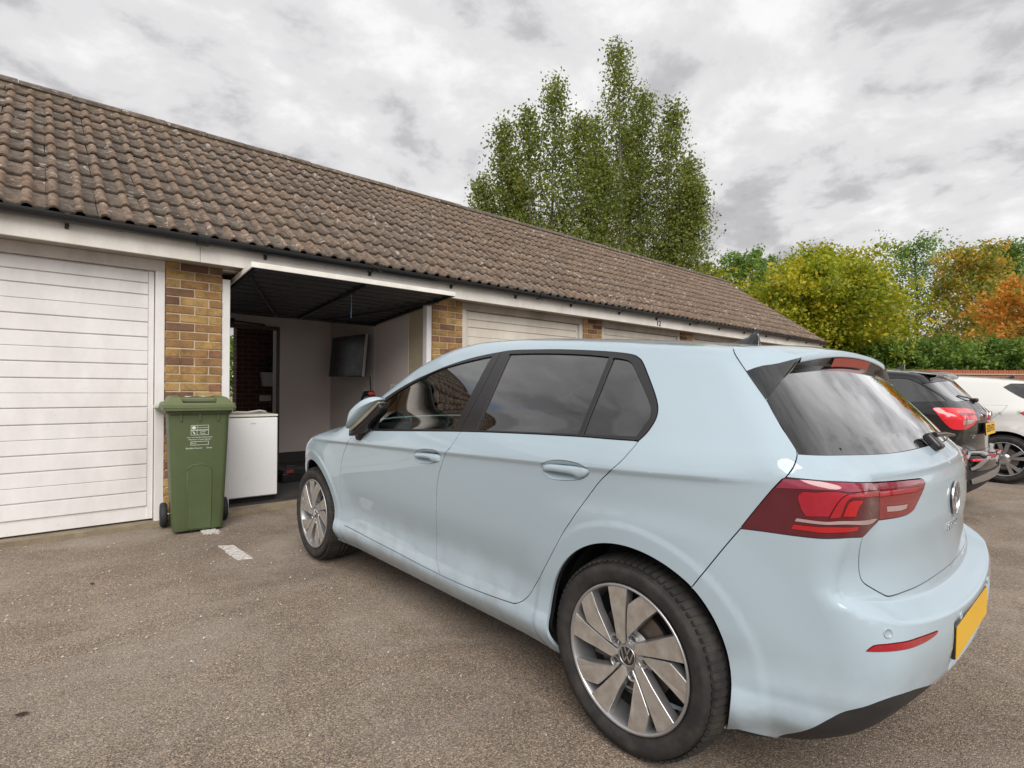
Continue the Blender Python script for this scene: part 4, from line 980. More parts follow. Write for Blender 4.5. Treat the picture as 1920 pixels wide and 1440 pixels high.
    # badge, lettering, plate, sensors, wiper
    def on_rear(l, z, off=.0):
        p = g.solve(np.array([g.to_t(abs(l), -.7)]), np.array([z])); n_ = g.grad(p)[0]; p = p[0]
        s_ = -1 if l < 0 else 1
        n3 = Vector((-n_[0]*s_, n_[1], n_[2])).normalized(); X = Vector((0, 0, 1)).cross(n3).normalized(); Yv = n3.cross(X)
        P = Vector((-p[0]*s_, p[1], p[2])) + n3*off
        return Matrix(((X.x, Yv.x, n3.x, P.x), (X.y, Yv.y, n3.y, P.y), (X.z, Yv.z, n3.z, P.z), (0, 0, 0, 1)))
    roundel('badge', .056, tg, on_rear(0, .832, .003), thick=.006)
    for i, ch in enumerate('GOLF'):
        o = link('letter', text_mesh('letter', ch, .034, .002), tg, M_CHROME); o.matrix_local = on_rear(.054 - .036*i, .742, .003) 
    pm = Matrix(((1, 0, 0, 0), (0, -.02, -.9998, -.7435), (0, .9998, -.02, .441), (0, 0, 0, 1)))
    bk = MB().box((-.261, -.050, -.012), (.261, .050, 0)).build('number_plate', M_TRIM, rb); bk.matrix_local = pm; bevel(bk, .003, 1)
    fc = MB().box((-.2595, -.0485, 0), (.2595, .0485, .002)).build('plate_face', M_YPLATE, bk)
    pd = D['pdc'][0]; pd2 = D['pdc2'][0]
    for l, zs_ in ((pd[0], pd[2]), (max(pd2[0], .12), pd2[2]-.022), (-max(pd2[0], .12), pd2[2]-.022), (-pd[0], pd[2])):
        o = MB().lathe([(.0125, -.002), (.0125, .0012), (.0105, .0014), (.0105, .0002), (0, .0008)], 24).build('parking_sensor', M_BLUE, rb); o.matrix_local = on_rear(l, zs_, .0005)
        o2 = MB().lathe([(.0128, .0004), (.0134, .0010), (.0140, .0004)], 24).build('sensor_ring', M_DARK, rb); o2.matrix_local = o.matrix_local
    w0 = on_rear(0., 1.02, .012); wp = Vector(w0.translation)
    wb_ = MB().rbox((-.04, -.05, -.012), (.025, .015, .016), .010).build('wiper', M_TRIM, tg); wb_.matrix_local = w0
    arm = MB().tube([(0, 0, .015), (.16, -.005, .014), (.34, -.012, .002)], [.011, .008, .005], 8).build('wiper_arm', M_TRIM, tg); arm.matrix_local = w0
    # wheels
    for y0 in (0, g.wb):
        for sd in (1, -1):
            w_, hub = make_wheel('wheel', car, (-sd*.868, y0, .314), sd)
            roundel('wheel_badge', .033, w_, Matrix.Translation((0, 0, -.019)), line_mat=M_SILVER, thick=.003)
    # cabin
    def seat(x, y, nm='seat', w=.26, hz=.62):
        s_ = MB().rbox((-w, .0, .30), (w, .52, .50), .06, seg=3).build(nm, M_SEAT, car, loc=(x, y, 0))
        Mx = Matrix.Translation((0, -.02, .45)) @ Matrix.Rotation(math.radians(16), 4, 'X')
        MB().rbox((-w, -.07, 0), (w, .07, hz), .06, M=Mx, seg=3).build('backrest', M_SEAT, s_)
        MB().rbox((-.13, -.05, hz+.045), (.13, .05, hz+.235), .05, M=Mx, seg=3).tube([Mx @ Vector((-.05, 0, hz-.02)), Mx @ Vector((-.05, 0, hz+.08))], .007).tube([Mx @ Vector((.05, 0, hz-.02)), Mx @ Vector((.05, 0, hz+.08))], .007).build('headrest', M_SEAT, s_)
        return s_
    seat(-.36, 1.18); seat(.36, 1.18)
    rs = MB().rbox((-.62, .0, .30), (.62, .5, .52), .06, seg=3).build('rear_seat', M_SEAT, car, loc=(0, .32, 0))
    Mx = Matrix.Translation((0, -.02, .45)) @ Matrix.Rotation(math.radians(20), 4, 'X')
    MB().rbox((-.60, -.07, 0), (.60, .07, .58), .06, M=Mx, seg=3).build('backrest', M_SEAT, rs)
    for x in (-.38, 0, .38): MB().rbox((x-.12, -.045, .58), (x+.12, .045, .72), .04, M=Mx, seg=3).build('headrest', M_SEAT, rs)
    MB().rbox((-.72, 1.78, .55), (.72, 2.22, .955), .07, seg=3).rbox((.16, 1.70, .90), (.56, 1.95, 1.0), .05, seg=3).build('dashboard', M_DASH, car)
    Ms = Matrix.Translation((.36, 1.60, .90)) @ Matrix.Rotation(math.radians(65), 4, 'X')
    sw = MB(); sw.tube([Ms @ Vector((.18*math.cos(a), .18*math.sin(a), 0)) for a in np.linspace(0, 2*math.pi, 33)], .015, 8, cap=False)
    sw.rbox((-.075, -.06, -.03), (.075, .06, .02), .025, M=Ms).box((-.175, -.015, -.01), (.175, .015, .008), M=Ms).tube([Ms @ Vector((0, 0, -.02)), Ms @ Vector((0, -.02, -.30))], .03)
    sw.build('steering_wheel', M_DASH, car)
    MB().box((-.70, -.5, .262), (.70, 2.2, .285)).build('cabin_floor', M_DASH, car)
    MB().rbox((-.11, 1.70, 1.235), (.11, 1.725, 1.30), .012).build('interior_mirror', M_GLOSSB, car)
    return car

# ---------------------------------------------------------------- the other two parked cars
M_BLACKP = paint('black_metallic_paint', (.012, .013, .015), flake=.3, rough=.25, dirt=(.10, .09, .08), dirtiness=.35)
M_WHITEP = paint('white_paint', (.72, .72, .71), flake=.0, rough=.35)
M_SLAMP = lens('clear_red_lamp', (.78, .012, .03)); 
def other_car(name, label, K, at, cur, pm, kind):
    g = Scaled(*K); h = .034
    car = thing(name, label, 'car', (at[0], at[1], 0))
    t0, t1 = g.tmin(), g.tmax()
    ts = np.unique(np.r_[np.linspace(t0, -.2, 50), np.linspace(-.2, 2.9, 110), np.linspace(2.9, t1, 36)]); rz = g.ridge(ts)
    dom = np.array([(t, .20) for t in np.linspace(t0, t1, 160)] + [(t1, z) for z in np.linspace(.2, rz[-1], 14)[1:-1]] + list(zip(ts[::-1], rz[::-1])) + [(t0, z) for z in np.linspace(rz[0], .2, 34)[1:-1]])
    def gz(c, dz=0.): return [(p[1]*K[1], p[2]*K[2]+dz) for p in CURVES[c]]
    def tz(c, d=cur): return [(g.to_t(p[0], p[1]), p[2]) for p in d[c]]
    rs = lambda c, hh=.02: resample(c, hh, True)
    P = {}
    bs = gz('bseam'); bl = [p for p in bs if p[1] < 1.012*K[2]]
    fdf = gz('fd_front')
    P['front_door'] = np.vstack([resample(fdf, .025), resample(gz('fd_bot'), .025)[1:], resample(bl[::-1], .025)[1:]])
    P['rear_door'] = np.vstack([resample(bl, .025), resample(gz('rd_bot'), .025)[1:], resample(gz('rd_back'), .025)[1:]])
    P['glass_f'] = rs(gz('glass_f')); P['glass_r'] = rs(gz('glass_r'))
    if kind == 'suv':
        tr = tz('side_glass')
        P['glass_q'] = resample([(.17, 1.062), (.06, 1.315)] + tr[1:9] + [(-.043, 1.0836)], .02, True)
        P['dlo'] = resample([p for p in gz('dlo') if p[0] > .3] + [(.1, 1.365), (-.05, 1.345)] + [(p[0]-.012, p[1]+.012) for p in tr[1:7]] + [(tr[6][0]-.02, tr[6][1]-.014), (-.3, 1.075), (.1, 1.05)], .02, True) if False else P['glass_q']
    else:
        P['dlo'] = rs([p for p in gz('dlo') if p[0] > .62]); P['glass_r'] = rs([(.66, .99), (.80, .985), (.76, 1.19), (.70, 1.29), (.66, 1.29)])
    rg = tz('rear_glass')
    if kind == 'suv':
        left = [p for p in rg if p[0] >= t0 + .03]
        c0 = left
        P['rear_window'] = np.vstack([resample([left[-1], left[0]] + left[1:4] + [(t0, left[3][1]+.002)], .02), [(t0, z) for z in np.linspace(left[3][1], 1.100, 12)[1:]], resample([(t0, 1.100), rg[9], rg[10], rg[11], rg[12]], .02)[1:-1]])
        P['lamp'] = rs(tz('lamp'), .015); P['lamp_white'] = rs(tz('lamp_white'), .015); P['lamp_dark'] = rs(tz('lamp_dark'), .015)
        P['trim'] = rs(tz('trim'), .015); P['trim2'] = rs(tz('trim2'), .015); P['pocket'] = rs(tz('pocket'), .015)
        sk = [p for p in tz('skid') if p[0] > t0 + .05]
        P['skid'] = np.vstack([resample([(sk[-1][0], sk[-1][1]), sk[0], sk[1], sk[2], (t0, sk[2][1]+.002)], .02), [(t0, z) for z in np.linspace(sk[2][1], sk[-2][1]+.005, 5)[1:]], resample([(t0, sk[-2][1]+.004), sk[-2], sk[-1]], .02)[1:-1]])
        P['cladding'] = np.vstack([[(t, .202) for t in np.linspace(t0, -.36, 40)], [(-.36, .42)], resample([(-.36, .42), (tz('trim')[0][0]+.02, .52), tz('trim')[0]], .02)[1:], [(tz('trim2')[0][0], .49)], resample([(tz('trim2')[0][0]-.01, .47), (sk[1][0], .46), (t0, .46)], .02), [(t0, z) for z in np.linspace(.46, .21, 10)[1:]]])
    else:
        e = [(g.to_t(.73, -.33), 1.06), (g.to_t(.60, -.50), 1.02), (t0+.25, 1.0), (t0, .998)]
        P['rear_window'] = np.vstack([resample([rg[0], rg[1]], .02), resample([rg[1], (g.to_t(.4, -.25), 1.295), (t0, 1.30)], .02)[1:], [(t0, z) for z in np.linspace(1.30, .998, 14)[1:]], resample(e[::-1] + [(rg[4][0], rg[4][1]), rg[5], rg[6], rg[0]], .02)[1:-1]])
        lm = tz('lamp'); q = [lm[0], lm[1], lm[2], (g.to_t(.74, -.48), .96), (g.to_t(.6, -.58), .955), (g.to_t(.5, -.6), .90), (g.to_t(.6, -.58), .835), (g.to_t(.74, -.47), .83), lm[3], lm[4]]
        P['lamp'] = rs(q, .015)
    ay, az, ar = 0., .328, .352
    def circ(y0, r):
        a0 = math.asin((az-.203)/r); return np.array([(y0 + r*math.cos(a), az + r*math.sin(a)) for a in np.linspace(-a0, math.pi+a0, 60)])
    AR, AF = circ(0, ar), circ(2.619*K[1], ar)
    hb = resample([(g.to_t(.66, -.30), 1.245), (g.to_t(.76, -.48), 1.0), (g.to_t(.66, -.6), .90), (g.to_t(.64, -.62), .70), (g.to_t(.5, -.66), .64), (t0, .635)], .03)
    hb = np.vstack([hb, [(t0, z) for z in np.linspace(.64, rz[0]-.01, 26)[:-1]], [(t, float(z)-.01) for t, z in zip(ts, rz) if t < g.to_t(.66, -.30)]])
    V2, T2 = triangulate(dom, list(P.values()) + [AR, AF, hb], h, [])
    C = V2[T2].mean(1); asg = np.full(len(T2), 'body_shell', dtype='<U16')
    asg[inpoly(C, hb)] = 'tailgate'
    for k in ('cladding', 'front_door', 'rear_door', 'dlo', 'glass_f', 'glass_r', 'glass_q', 'rear_window', 'lamp', 'lamp_white', 'lamp_dark', 'skid', 'pocket', 'trim', 'trim2'):
        if k in P: asg[inpoly(C, P[k])] = k
    asg[inpoly(C, AR) | inpoly(C, AF)] = 'cut'
    S = Skin(g, h); edge = lambda p: p[0] < t0+1e-4 or p[0] > t1-1e-4 or abs(p[1]-np.interp(p[0], ts, rz)) < 3e-4
    offs = dict(glass_f=-.004, glass_r=-.004, glass_q=-.003, rear_window=-.003, lamp=.004, lamp_white=.004, lamp_dark=.004, skid=.012, trim=.010, trim2=.010, pocket=-.02, cladding=.002)
    S.cut(V2, T2, [n for n in np.unique(asg) if n != 'cut'], asg, lambda Q: g.solve(Q[:, 0], Q[:, 1]), edge, dict(lamp_white=0, lamp_dark=0, pocket=0), offs)
    rp = g.solve(ts, rz); rim2 = rp[:, :2].copy(); rim2[0, 0] = rim2[-1, 0] = 0
    dom2 = np.vstack([rim2, [(0, y) for y in np.linspace(rim2[-1, 1], rim2[0, 1], 90)[1:-1]]])
    ws = resample([(0, 2.30*K[1]), (.4, 2.26*K[1]), (.70, 2.12*K[1]), (.66, 1.85*K[1]), (.575, 1.44*K[1]), (.54, 1.385*K[1]), (0, 1.335*K[1])], .04)
    ws = np.vstack([ws, [(0, y) for y in np.linspace(1.335, 2.30, 20)[1:-1]*K[1]]])
    V3, T3 = triangulate(dom2, [ws], .05); C3 = V3[T3].mean(1); a3 = np.where(inpoly(C3, ws), 'windscreen', 'roof')
    S.cut(V3, T3, ['roof', 'windscreen'], a3, lambda Q: g.solve_top(np.maximum(Q[:, 0], 0), Q[:, 1]), lambda p: True, {}, dict(windscreen=-.002))
    solid = ~np.isin(asg, ['glass_f', 'glass_r', 'glass_q', 'rear_window', 'cut'])
    S.cut(V2, T2, ['liner'], np.where(solid & (C[:, 1] > .24), 'liner', 'x'), lambda Q: g.solve(Q[:, 0], Q[:, 1]), lambda p: True, {}, dict(liner=-.035))
    B = lambda nm, key, mat, parent=car, both=True, depth=.012, **k: link(nm, S.mesh(nm, key, both=both, depth=depth, **k), parent, mat)
    body = B('body_shell', 'body_shell', pm); B('inner_lining', 'liner', M_DARK, body, depth=0)
    B('roof', 'roof', pm, depth=0); B('windscreen', 'windscreen', M_GW, depth=0)
    tg = B('tailgate', 'tailgate', pm); B('rear_window', 'rear_window', M_GR, tg, depth=.004)
    if 'cladding' in S.panels: B('lower_cladding', 'cladding', M_GRAIN)
    if 'skid' in S.panels: B('skid_plate', 'skid', M_SILVER, depth=.02)
    for sd in (1, -1):
        f = B('front_door', 'front_door', pm, both=False, side=sd); r = B('rear_door', 'rear_door', pm, both=False, side=sd)
        if 'dlo' in S.panels: B('window_trim', 'dlo', M_TRIM, body, False, side=sd)
        B('window', 'glass_f', M_GF, f, False, 0, side=sd); B('window', 'glass_r', M_GR, r, False, 0, side=sd); 'glass_q' in S.panels and B('quarter_window', 'glass_q', M_GR, body, False, 0, side=sd)
        lp_ = B('tail_lamp', 'lamp', M_SLAMP, car, False, side=sd)
        if 'lamp_white' in S.panels: B('reversing_lens', 'lamp_white', M_LWHITE, lp_, False, 0, side=sd); B('lamp_strip', 'lamp_dark', M_LRED, lp_, False, 0, side=sd)
        if 'trim' in S.panels:
            tr_ = B('bumper_trim', 'trim', M_SILVER, car, False, .02, side=sd); B('bumper_trim_lower', 'trim2', M_SILVER, tr_, False, .02, side=sd); B('bumper_vent', 'pocket', M_GRAIN, tr_, False, 0, side=sd)
            o = MB().rbox((-.07, -.012, -.02), (.07, .012, .012), .008).build('reflector', M_SLAMP, tr_)
            p = g.solve(np.array([g.to_t(.60, -.67)]), np.array([.565])); n_ = g.grad(p)[0]; p = p[0]
            o.matrix_local = Matrix.Translation((-sd*p[0], p[1]-.004, p[2])) @ Matrix.Rotation(sd*math.radians(-22), 4, 'Z') @ Matrix.Rotation(math.radians(90), 4, 'X')
        for y0 in (0., 2.619*K[1]):
            a0 = math.asin((az-.19)/ar)
            MB().lathe([(ar+.004, -.84), (ar+.012, -.80), (ar+.012, -.55), (ar-.12, -.5)], 28, M=Matrix(((0, 0, sd, 0), (1, 0, 0, y0), (0, 1, 0, az), (0, 0, 0, 1))), a0=-a0, a1=math.pi+a0).build('wheel_arch_liner', M_DARK, body)
            make_wheel('wheel', car, (-sd*.875, y0, .315), sd, spokes='five', rr=.222)
        MB().rbox((-sd*1.02-.06, 1.72*K[1], .96*K[2]), (-sd*1.02+.06, 1.85*K[1], 1.09*K[2]), .045, seg=3).box((-sd*.93-.05, 1.75*K[1], .955*K[2]), (-sd*.93+.05, 1.80*K[1], .99*K[2])).build('door_mirror', pm, car)
    MB().box((-.78, -.5, .21), (.78, 3.1*K[1], .25)).build('underbody', M_DARK, car)
    # spoiler
    te = [(l, (-.405+.02*(l/.5)**2)*K[1]*(.72 if kind != 'suv' else 1), (1.335-.03*(l/.5)**2)*K[2]) for l in np.linspace(-.52, .52, 17)]
    V = []; F_ = []; n = 17
    for j in range(4):
        for b in te:
            a = g.solve_top(np.array([abs(b[0])*1.1]), np.array([-.17*K[1]]))[0]; s_ = j/3
            V.append((-(math.copysign(a[0], b[0])*(1-s_) + b[0]*s_), a[1]*(1-s_) + b[1]*s_, (a[2]+.004)*(1-s_) + b[2]*s_))
    for b in te: V.append((-b[0], b[1]+.005, b[2]-.02))
    for b in te: V.append((-b[0], b[1]+.12, b[2]-.045))
    for j in range(5):
        for k in range(n-1): F_.append((j*n+k, j*n+k+1, (j+1)*n+k+1, (j+1)*n+k))
    MB().add(V, F_, True).build('spoiler', pm, tg)
    zt0 = float(g.solve_top(np.array([0.]), np.array([.05]))[0, 2])
    MB().prism([(.07, 0), (-.06, 0), (-.06, .05), (-.04, .05), (.0, .02)], -.01, .01, M=Matrix(((0, 0, 1, 0), (1, 0, 0, .05), (0, 1, 0, zt0-.004), (0, 0, 0, 1)))).build('aerial', M_GLOSSB, car)
    for x in (-.37, .37):
        MB().rbox((x-.25, 1.10, .45), (x+.25, 1.24, 1.0), .06).rbox((x-.12, 1.08, 1.03), (x+.12, 1.17, 1.18), .04).build('seat', M_SEAT, car)
    MB().rbox((-.60, .22, .45), (.60, .36, .98), .06).build('rear_seat', M_SEAT, car)
    MB().rbox((-.7, 1.75*K[1], .5), (.7, 2.15*K[1], .93), .06).build('dashboard', M_DASH, car)
    if kind == 'suv':
        pm_ = Matrix(((1, 0, 0, 0), (0, .05, -.998, -.715), (0, .998, .05, .832), (0, 0, 0, 1)))
        bk = MB().box((-.262, -.058, -.01), (.262, .058, 0)).build('number_plate', M_TRIM, tg); bk.matrix_local = pm_
        MB().box((-.26, -.0555, 0), (.26, .0555, .002)).build('plate_face', M_YPLATE, bk)
        link('plate_text', text_mesh('plate_text', 'EK20 HTO', .098, .0006), bk, M_DARK, loc=(0, 0, .0026))
        for i, ch in enumerate('TSI'):
            p = g.solve(np.array([g.to_t(.50-.035*i, -.66)]), np.array([.765])); n_ = g.grad(p)[0]; p = p[0]
            n3 = Vector((-n_[0], n_[1], n_[2])); X = Vector((0, 0, 1)).cross(n3).normalized(); Yv = n3.cross(X); Q = Vector((-p[0], p[1], p[2])) + n3*.003
            o = link('letter', text_mesh('letter', ch, .042, .002), tg, M_CHROME); o.matrix_local = Matrix(((X.x, Yv.x, n3.x, Q.x), (X.y, Yv.y, n3.y, Q.y), (X.z, Yv.z, n3.z, Q.z), (0, 0, 0, 1)))
        MB().lathe([(.05, -.004), (.05, .004), (.042, .006), (.04, .002), (0, .002)], 32, M=Matrix(((1, 0, 0, 0), (0, 0, -1, -.716), (0, 1, 0, .955), (0, 0, 0, 1)))).build('badge', M_CHROME, tg)
        MB().rbox((-.03, -.62, 1.085), (.05, -.55, 1.125), .012).tube([(0, -.59, 1.11), (-.2, -.57, 1.13), (-.36, -.52, 1.15)], .007).build('wiper', M_TRIM, tg)
    return car

# ---------------------------------------------------------------- garage block
FY = 5.455; PW = .44; PITCH_X = 2.70; P0 = .835
EAVE = (5.165, 2.445); RIDGE = (7.905, 4.395)
def world_pos(m): return m.n('ShaderNodeNewGeometry').outputs['Position']
def brick_mat(name='multi_stock_brick', dark=1.):
    m = Mat(name); r = m.rnd(); c = m.coord(); w = world_pos(m)
    base = m.ramp(r, [(0., (.37, .215, .075)), (.22, (.43, .27, .10)), (.42, (.31, .175, .07)), (.58, (.20, .105, .060)), (.72, (.28, .135, .075)), (.84, (.48, .32, .13)), (.95, (.15, .08, .05))], 'CONSTANT')
    blot = m.ramp(m.noise(9, 5, .65, w), [(.42, 0.), (.66, 1.)])
    col = m.mix(m.math('MULTIPLY', blot, .55), base, (.085, .045, .032))
    sp = m.ramp(m.noise(120, 4, .7, w), [(.35, .72), (.7, 1.25)])
    col = m.mix(1., col, sp, 'MULTIPLY')
    m.set(Base_Color=col, Roughness=.9); m.bump(m.noise(160, 5, .7, w), .5, .004); return m.m
M_BRICK = brick_mat()
M_MORTAR = simple('cream_mortar', (.50, .42, .30), .95, var=.2, vscale=14, bump=.4, bscale=300)
def painted(name, col, dirt, amt=.5, chips=.7):
    m = Mat(name); w = world_pos(m)
    mp = m.n('ShaderNodeMapping'); mp.inputs['Scale'].default_value = (1.2, 1.2, .55); m.l(w, mp.inputs[0])
    a = m.ramp(m.noise(2.2, 7, .62, mp.outputs[0]), [(.42, 0.), (.78, 1.)])
    b = m.ramp(m.voro(38, w), [(.035, 1.), (.06, 0.)]); b2 = m.ramp(m.noise(6, 3, .5, w), [(.60, 0.), (.66, 1.)])
    k = m.math('ADD', m.math('MULTIPLY', a, amt), m.math('MULTIPLY', m.math('MULTIPLY', b, b2), .6), True)
    chip = m.math('MULTIPLY', m.ramp(m.noise(34, 3, .6, w, dist=1.), [(.70, 0.), (.72, 1.)]), m.ramp(m.noise(1.7, 4, .6, w), [(.52, 0.), (.66, 1.)]))
    sm = m.ramp(m.noise(4.5, 6, .7, mp.outputs[0]), [(.30, .90), (.70, 1.04)])
    c_ = m.mix(1., m.mix(m.math('MULTIPLY', chip, chips), m.mix(k, col, dirt), (.10, .10, .12)), sm, 'MULTIPLY')
    m.set(Base_Color=c_, Roughness=.5); m.bump(m.noise(70, 4, .6, w), .08, .003); return m.m
M_DOOR = painted('white_door_paint', (.78, .765, .765), (.50, .46, .43), .38)
M_DOOR2 = painted('cream_door_paint', (.70, .655, .58), (.42, .36, .28), .5)
M_FASCIA = painted('white_fascia_paint', (.80, .775, .73), (.42, .36, .27), .5)
M_FRAME = painted('grey_frame_paint', (.66, .62, .58), (.26, .20, .14), .6)
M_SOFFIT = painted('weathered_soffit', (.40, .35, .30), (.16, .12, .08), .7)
M_GUTTER = simple('black_gutter_plastic', (.016, .017, .019), .38, var=.2, vscale=18)
def tile_mat():
    m = Mat('concrete_roof_tile'); w = world_pos(m); r = m.rnd()
    at = m.n('ShaderNodeAttribute', attribute_name='tone'); rr = m.math('FRACT', m.math('ADD', r, at.outputs['Fac']))
    base = m.ramp(rr, [(0., (.130, .104, .084)), (.2, (.155, .120, .095)), (.42, (.118, .096, .080)), (.6, (.168, .125, .096)), (.8, (.135, .112, .092)), (1., (.150, .128, .106))], 'CONSTANT')
    at2 = m.n('ShaderNodeAttribute', attribute_name='roll')
    col = m.mix(m.math('MULTIPLY', at2.outputs['Fac'], .6), base, (.255, .172, .120))           # the roll crests are tan, paler than the pans
    n1 = m.ramp(m.noise(16, 6, .68, w), [(.36, .55), (.68, 1.35)]); col = m.mix(1., col, n1, 'MULTIPLY')
    moss = m.ramp(m.noise(2.6, 7, .66, w), [(.58, 0.), (.72, 1.)]); col = m.mix(m.math('MULTIPLY', moss, .55), col, (.052, .047, .030))
    lich = m.math('MULTIPLY', m.ramp(m.noise(13, 4, .6, w, dist=.8), [(.605, 0.), (.63, 1.)]), m.ramp(m.noise(1.5, 4, .6, w), [(.38, .15), (.55, 1.)]))
    col = m.mix(m.math('MULTIPLY', lich, .65), col, (.50, .46, .42))
    m.set(Base_Color=col, Roughness=.93); m.bump(m.noise(90, 5, .7, w), .5, .006); return m.m
M_TILE = tile_mat()
M_RIDGE = tile_mat(); M_RIDGE.name = 'mossy_ridge_tile'
def conc_mat(name, a, b):
    m = Mat(name); w = world_pos(m)
    m.set(Base_Color=m.mix(m.ramp(m.noise(7, 7, .65, w), [(.35, 0.), (.7, 1.)]), a, b), Roughness=.95); m.bump(m.noise(60, 6, .7, w), .5, .01); return m.m
M_CONC = conc_mat('worn_concrete', (.30, .245, .165), (.17, .14, .10))

def tile_mesh():
    """double-roll interlocking tile: x along the eaves, y up the slope, z out of the roof"""
    prof = []
    for c in (.045, .195):
        for dx, z, rl in ((-.045 if c < .1 else -.055, .000, 0), (-.033, .0015, .0), (-.024, .019, .8), (0, .029, 1), (.024, .019, .8), (.033, .0015, .0)):
            prof.append((c+dx, z, rl))
    prof.append((.298, .0, 0))
    v = []; tone = []
    for y, dz in ((-.012, .0215), (.36, -.006)):
        for x, z, r in prof: v.append((x, y, z+dz)); tone.append(r)
    n = len(prof)
    for x, z, r in prof: v.append((x, -.012, z+.004)); tone.append(r*.3)
    f = [(i, i+1, n+i+1, n+i) for i in range(n-1)] + [(2*n+i, 2*n+i+1, i+1, i) for i in range(n-1)]
    return v, f, tone, n
def build_block():
    blk = thing('garage_block', 'long low row of brick garages with brown tiled roof and white doors', 'garage', (0, 0, 0))
    X0, X1 = -7.75, 15.45
    # ---- roof
    sl = math.hypot(RIDGE[0]-EAVE[0], RIDGE[1]-EAVE[1]); ang = math.atan2(RIDGE[1]-EAVE[1], RIDGE[0]-EAVE[0])
    Ms = Matrix.Translation((0, EAVE[0], EAVE[1])) @ Matrix.Rotation(ang, 4, 'X')
    roof = MB().box((X0, -.02, -.06), (X1, sl-.03, -.035), M=Ms).build('roof', simple('roof_felt', (.03, .028, .026), .9), blk)
    back = MB().box((X0, 0, -.05), (X1, sl, .0), M=Matrix.Translation((0, 2*RIDGE[0]-EAVE[0], EAVE[1])) @ Matrix.Rotation(math.pi-ang, 4, 'X')).build('rear_slope', M_TILE, roof)
    v, f, tone, n = tile_mesh()
    me = bpy.data.meshes.new('roof_tile'); me.from_pydata(v, [], f); me.update()
    me.polygons.foreach_set('use_smooth', [True]*(n-1) + [False]*(n-1))
    me.attributes.new('tone', 'FLOAT', 'POINT'); me.attributes.new('roll', 'FLOAT', 'POINT').data.foreach_set('value', tone)
    me.materials.append(M_TILE)
    rows = 11; gauge = (sl-.06)/rows; cols = int((X1-X0)/.30)
    cells = []
    for i in range(cols):
        for j in range(rows):
            x = X0 + .30*i; p = Ms @ Vector((x+.15, j*gauge+.15, 0)); d = p - Vector((0, 0, EYE))
            zc = d.dot(_f); xs = d.dot(_R)/max(zc, .01)
            cells.append((zc if (zc > 0 and abs(xs) < 1.02) else 1e3 + abs(x), x, j))
    cells.sort()
    rv = []; rf = []; rt = []; rr_ = []
    for k, (dist, x, j) in enumerate(cells):
        jit = Matrix.Rotation(random.gauss(0, .006), 4, 'Z') @ Matrix.Rotation(random.gauss(0, .006), 4, 'X')
        Mt = Ms @ Matrix.Translation((x + random.gauss(0, .002), j*gauge + random.gauss(0, .004), random.gauss(0, .0015))) @ jit
        if k < 300:
            o = bpy.data.objects.new('roof_tile', me); COL.objects.link(o); o.parent = roof; o.matrix_local = Mt
        else:
            b = len(rv); t = random.random()
            rv += [tuple(Mt @ Vector(q)) for q in v]; rf += [tuple(b+i for i in q) for q in f]; rt += [t]*len(v); rr_ += tone
    mo = bpy.data.meshes.new('roof_tiles'); mo.from_pydata(rv, [], rf); mo.update()
    mo.polygons.foreach_set('use_smooth', ([True]*(n-1) + [False]*(n-1))*(len(rf)//(2*(n-1))))
    mo.attributes.new('tone', 'FLOAT', 'POINT').data.foreach_set('value', rt); mo.attributes.new('roll', 'FLOAT', 'POINT').data.foreach_set('value', rr_)
    stuff(link('roof_tiles', mo, roof, M_TILE))
    # ridge tiles on a mortar bed
    rm = []
    for var in range(3):
        mb = MB(); q = [(.125*math.cos(a), .085*math.sin(a)-.02) for a in np.linspace(0, math.pi, 9)]
        vv = []; ff = []
        for x in (0, .44):
            for y, z in q: vv.append((x, y*(1 + random.uniform(-.05, .05)), z + random.uniform(-.004, .004)))
        for i in range(8): ff.append((i, i+1, 9+i+1, 9+i))
        ff += [tuple(range(9)), tuple(range(9, 18))]
        m_ = mb.add(vv, ff, False).mesh('ridge_tile'); m_.attributes.new('tone', 'FLOAT', 'POINT'); m_.attributes.new('roll', 'FLOAT', 'POINT'); m_.materials.append(M_RIDGE); rm.append(m_)
    k = 0; x = X0
    while x < X1-.3:
        o = bpy.data.objects.new('ridge_tile', rm[k % 3]); COL.objects.link(o); o.parent = roof
        o.location = (x, RIDGE[0], RIDGE[1] - .012 + random.gauss(0, .0015)); o.rotation_euler = (0, random.gauss(0, .002), random.gauss(0, .004)); x += .447; k += 1
    MB().box((X0, RIDGE[0]-.10, RIDGE[1]-.075), (X1-.02, RIDGE[0]+.10, RIDGE[1]-.015)).build('ridge_mortar', M_CONC, roof)
    # ---- fascia, soffit, gutter
    joints = [X0+.05, -1.66, 1.055, 4.7, 8.35, 12.0, X1-.06]
    for a, b in zip(joints, joints[1:]):
        bevel(MB().box((a+.0015, 5.252, 2.243 + random.uniform(-.002, .002)), (b-.0015, 5.276, 2.425)).build('fascia_board', M_FASCIA, blk), .003, 2)
    MB().box((X0+.05, 5.277, 2.252), (X1-.06, FY+.12, 2.266)).build('soffit', M_SOFFIT, blk)
    g = MB(); pr = [(-.056*math.cos(a), -.056*math.sin(a)) for a in np.linspace(0, math.pi, 13)]; pr2 = [(.052/.056*y, .052/.056*z + .0) for y, z in pr[::-1]]
    gy, gz = 5.193, 2.437
    P = pr + pr2
    vv = [(X, gy+y, gz+z) for X in (X0, X1+.03) for y, z in P]; m_ = len(P)
    ff = [(i, (i+1) % m_, m_+(i+1) % m_, m_+i) for i in range(m_)] + [tuple(range(m_)), tuple(range(m_, 2*m_))]
    gut = MB().add(vv, ff, False).build('gutter', M_GUTTER, blk)
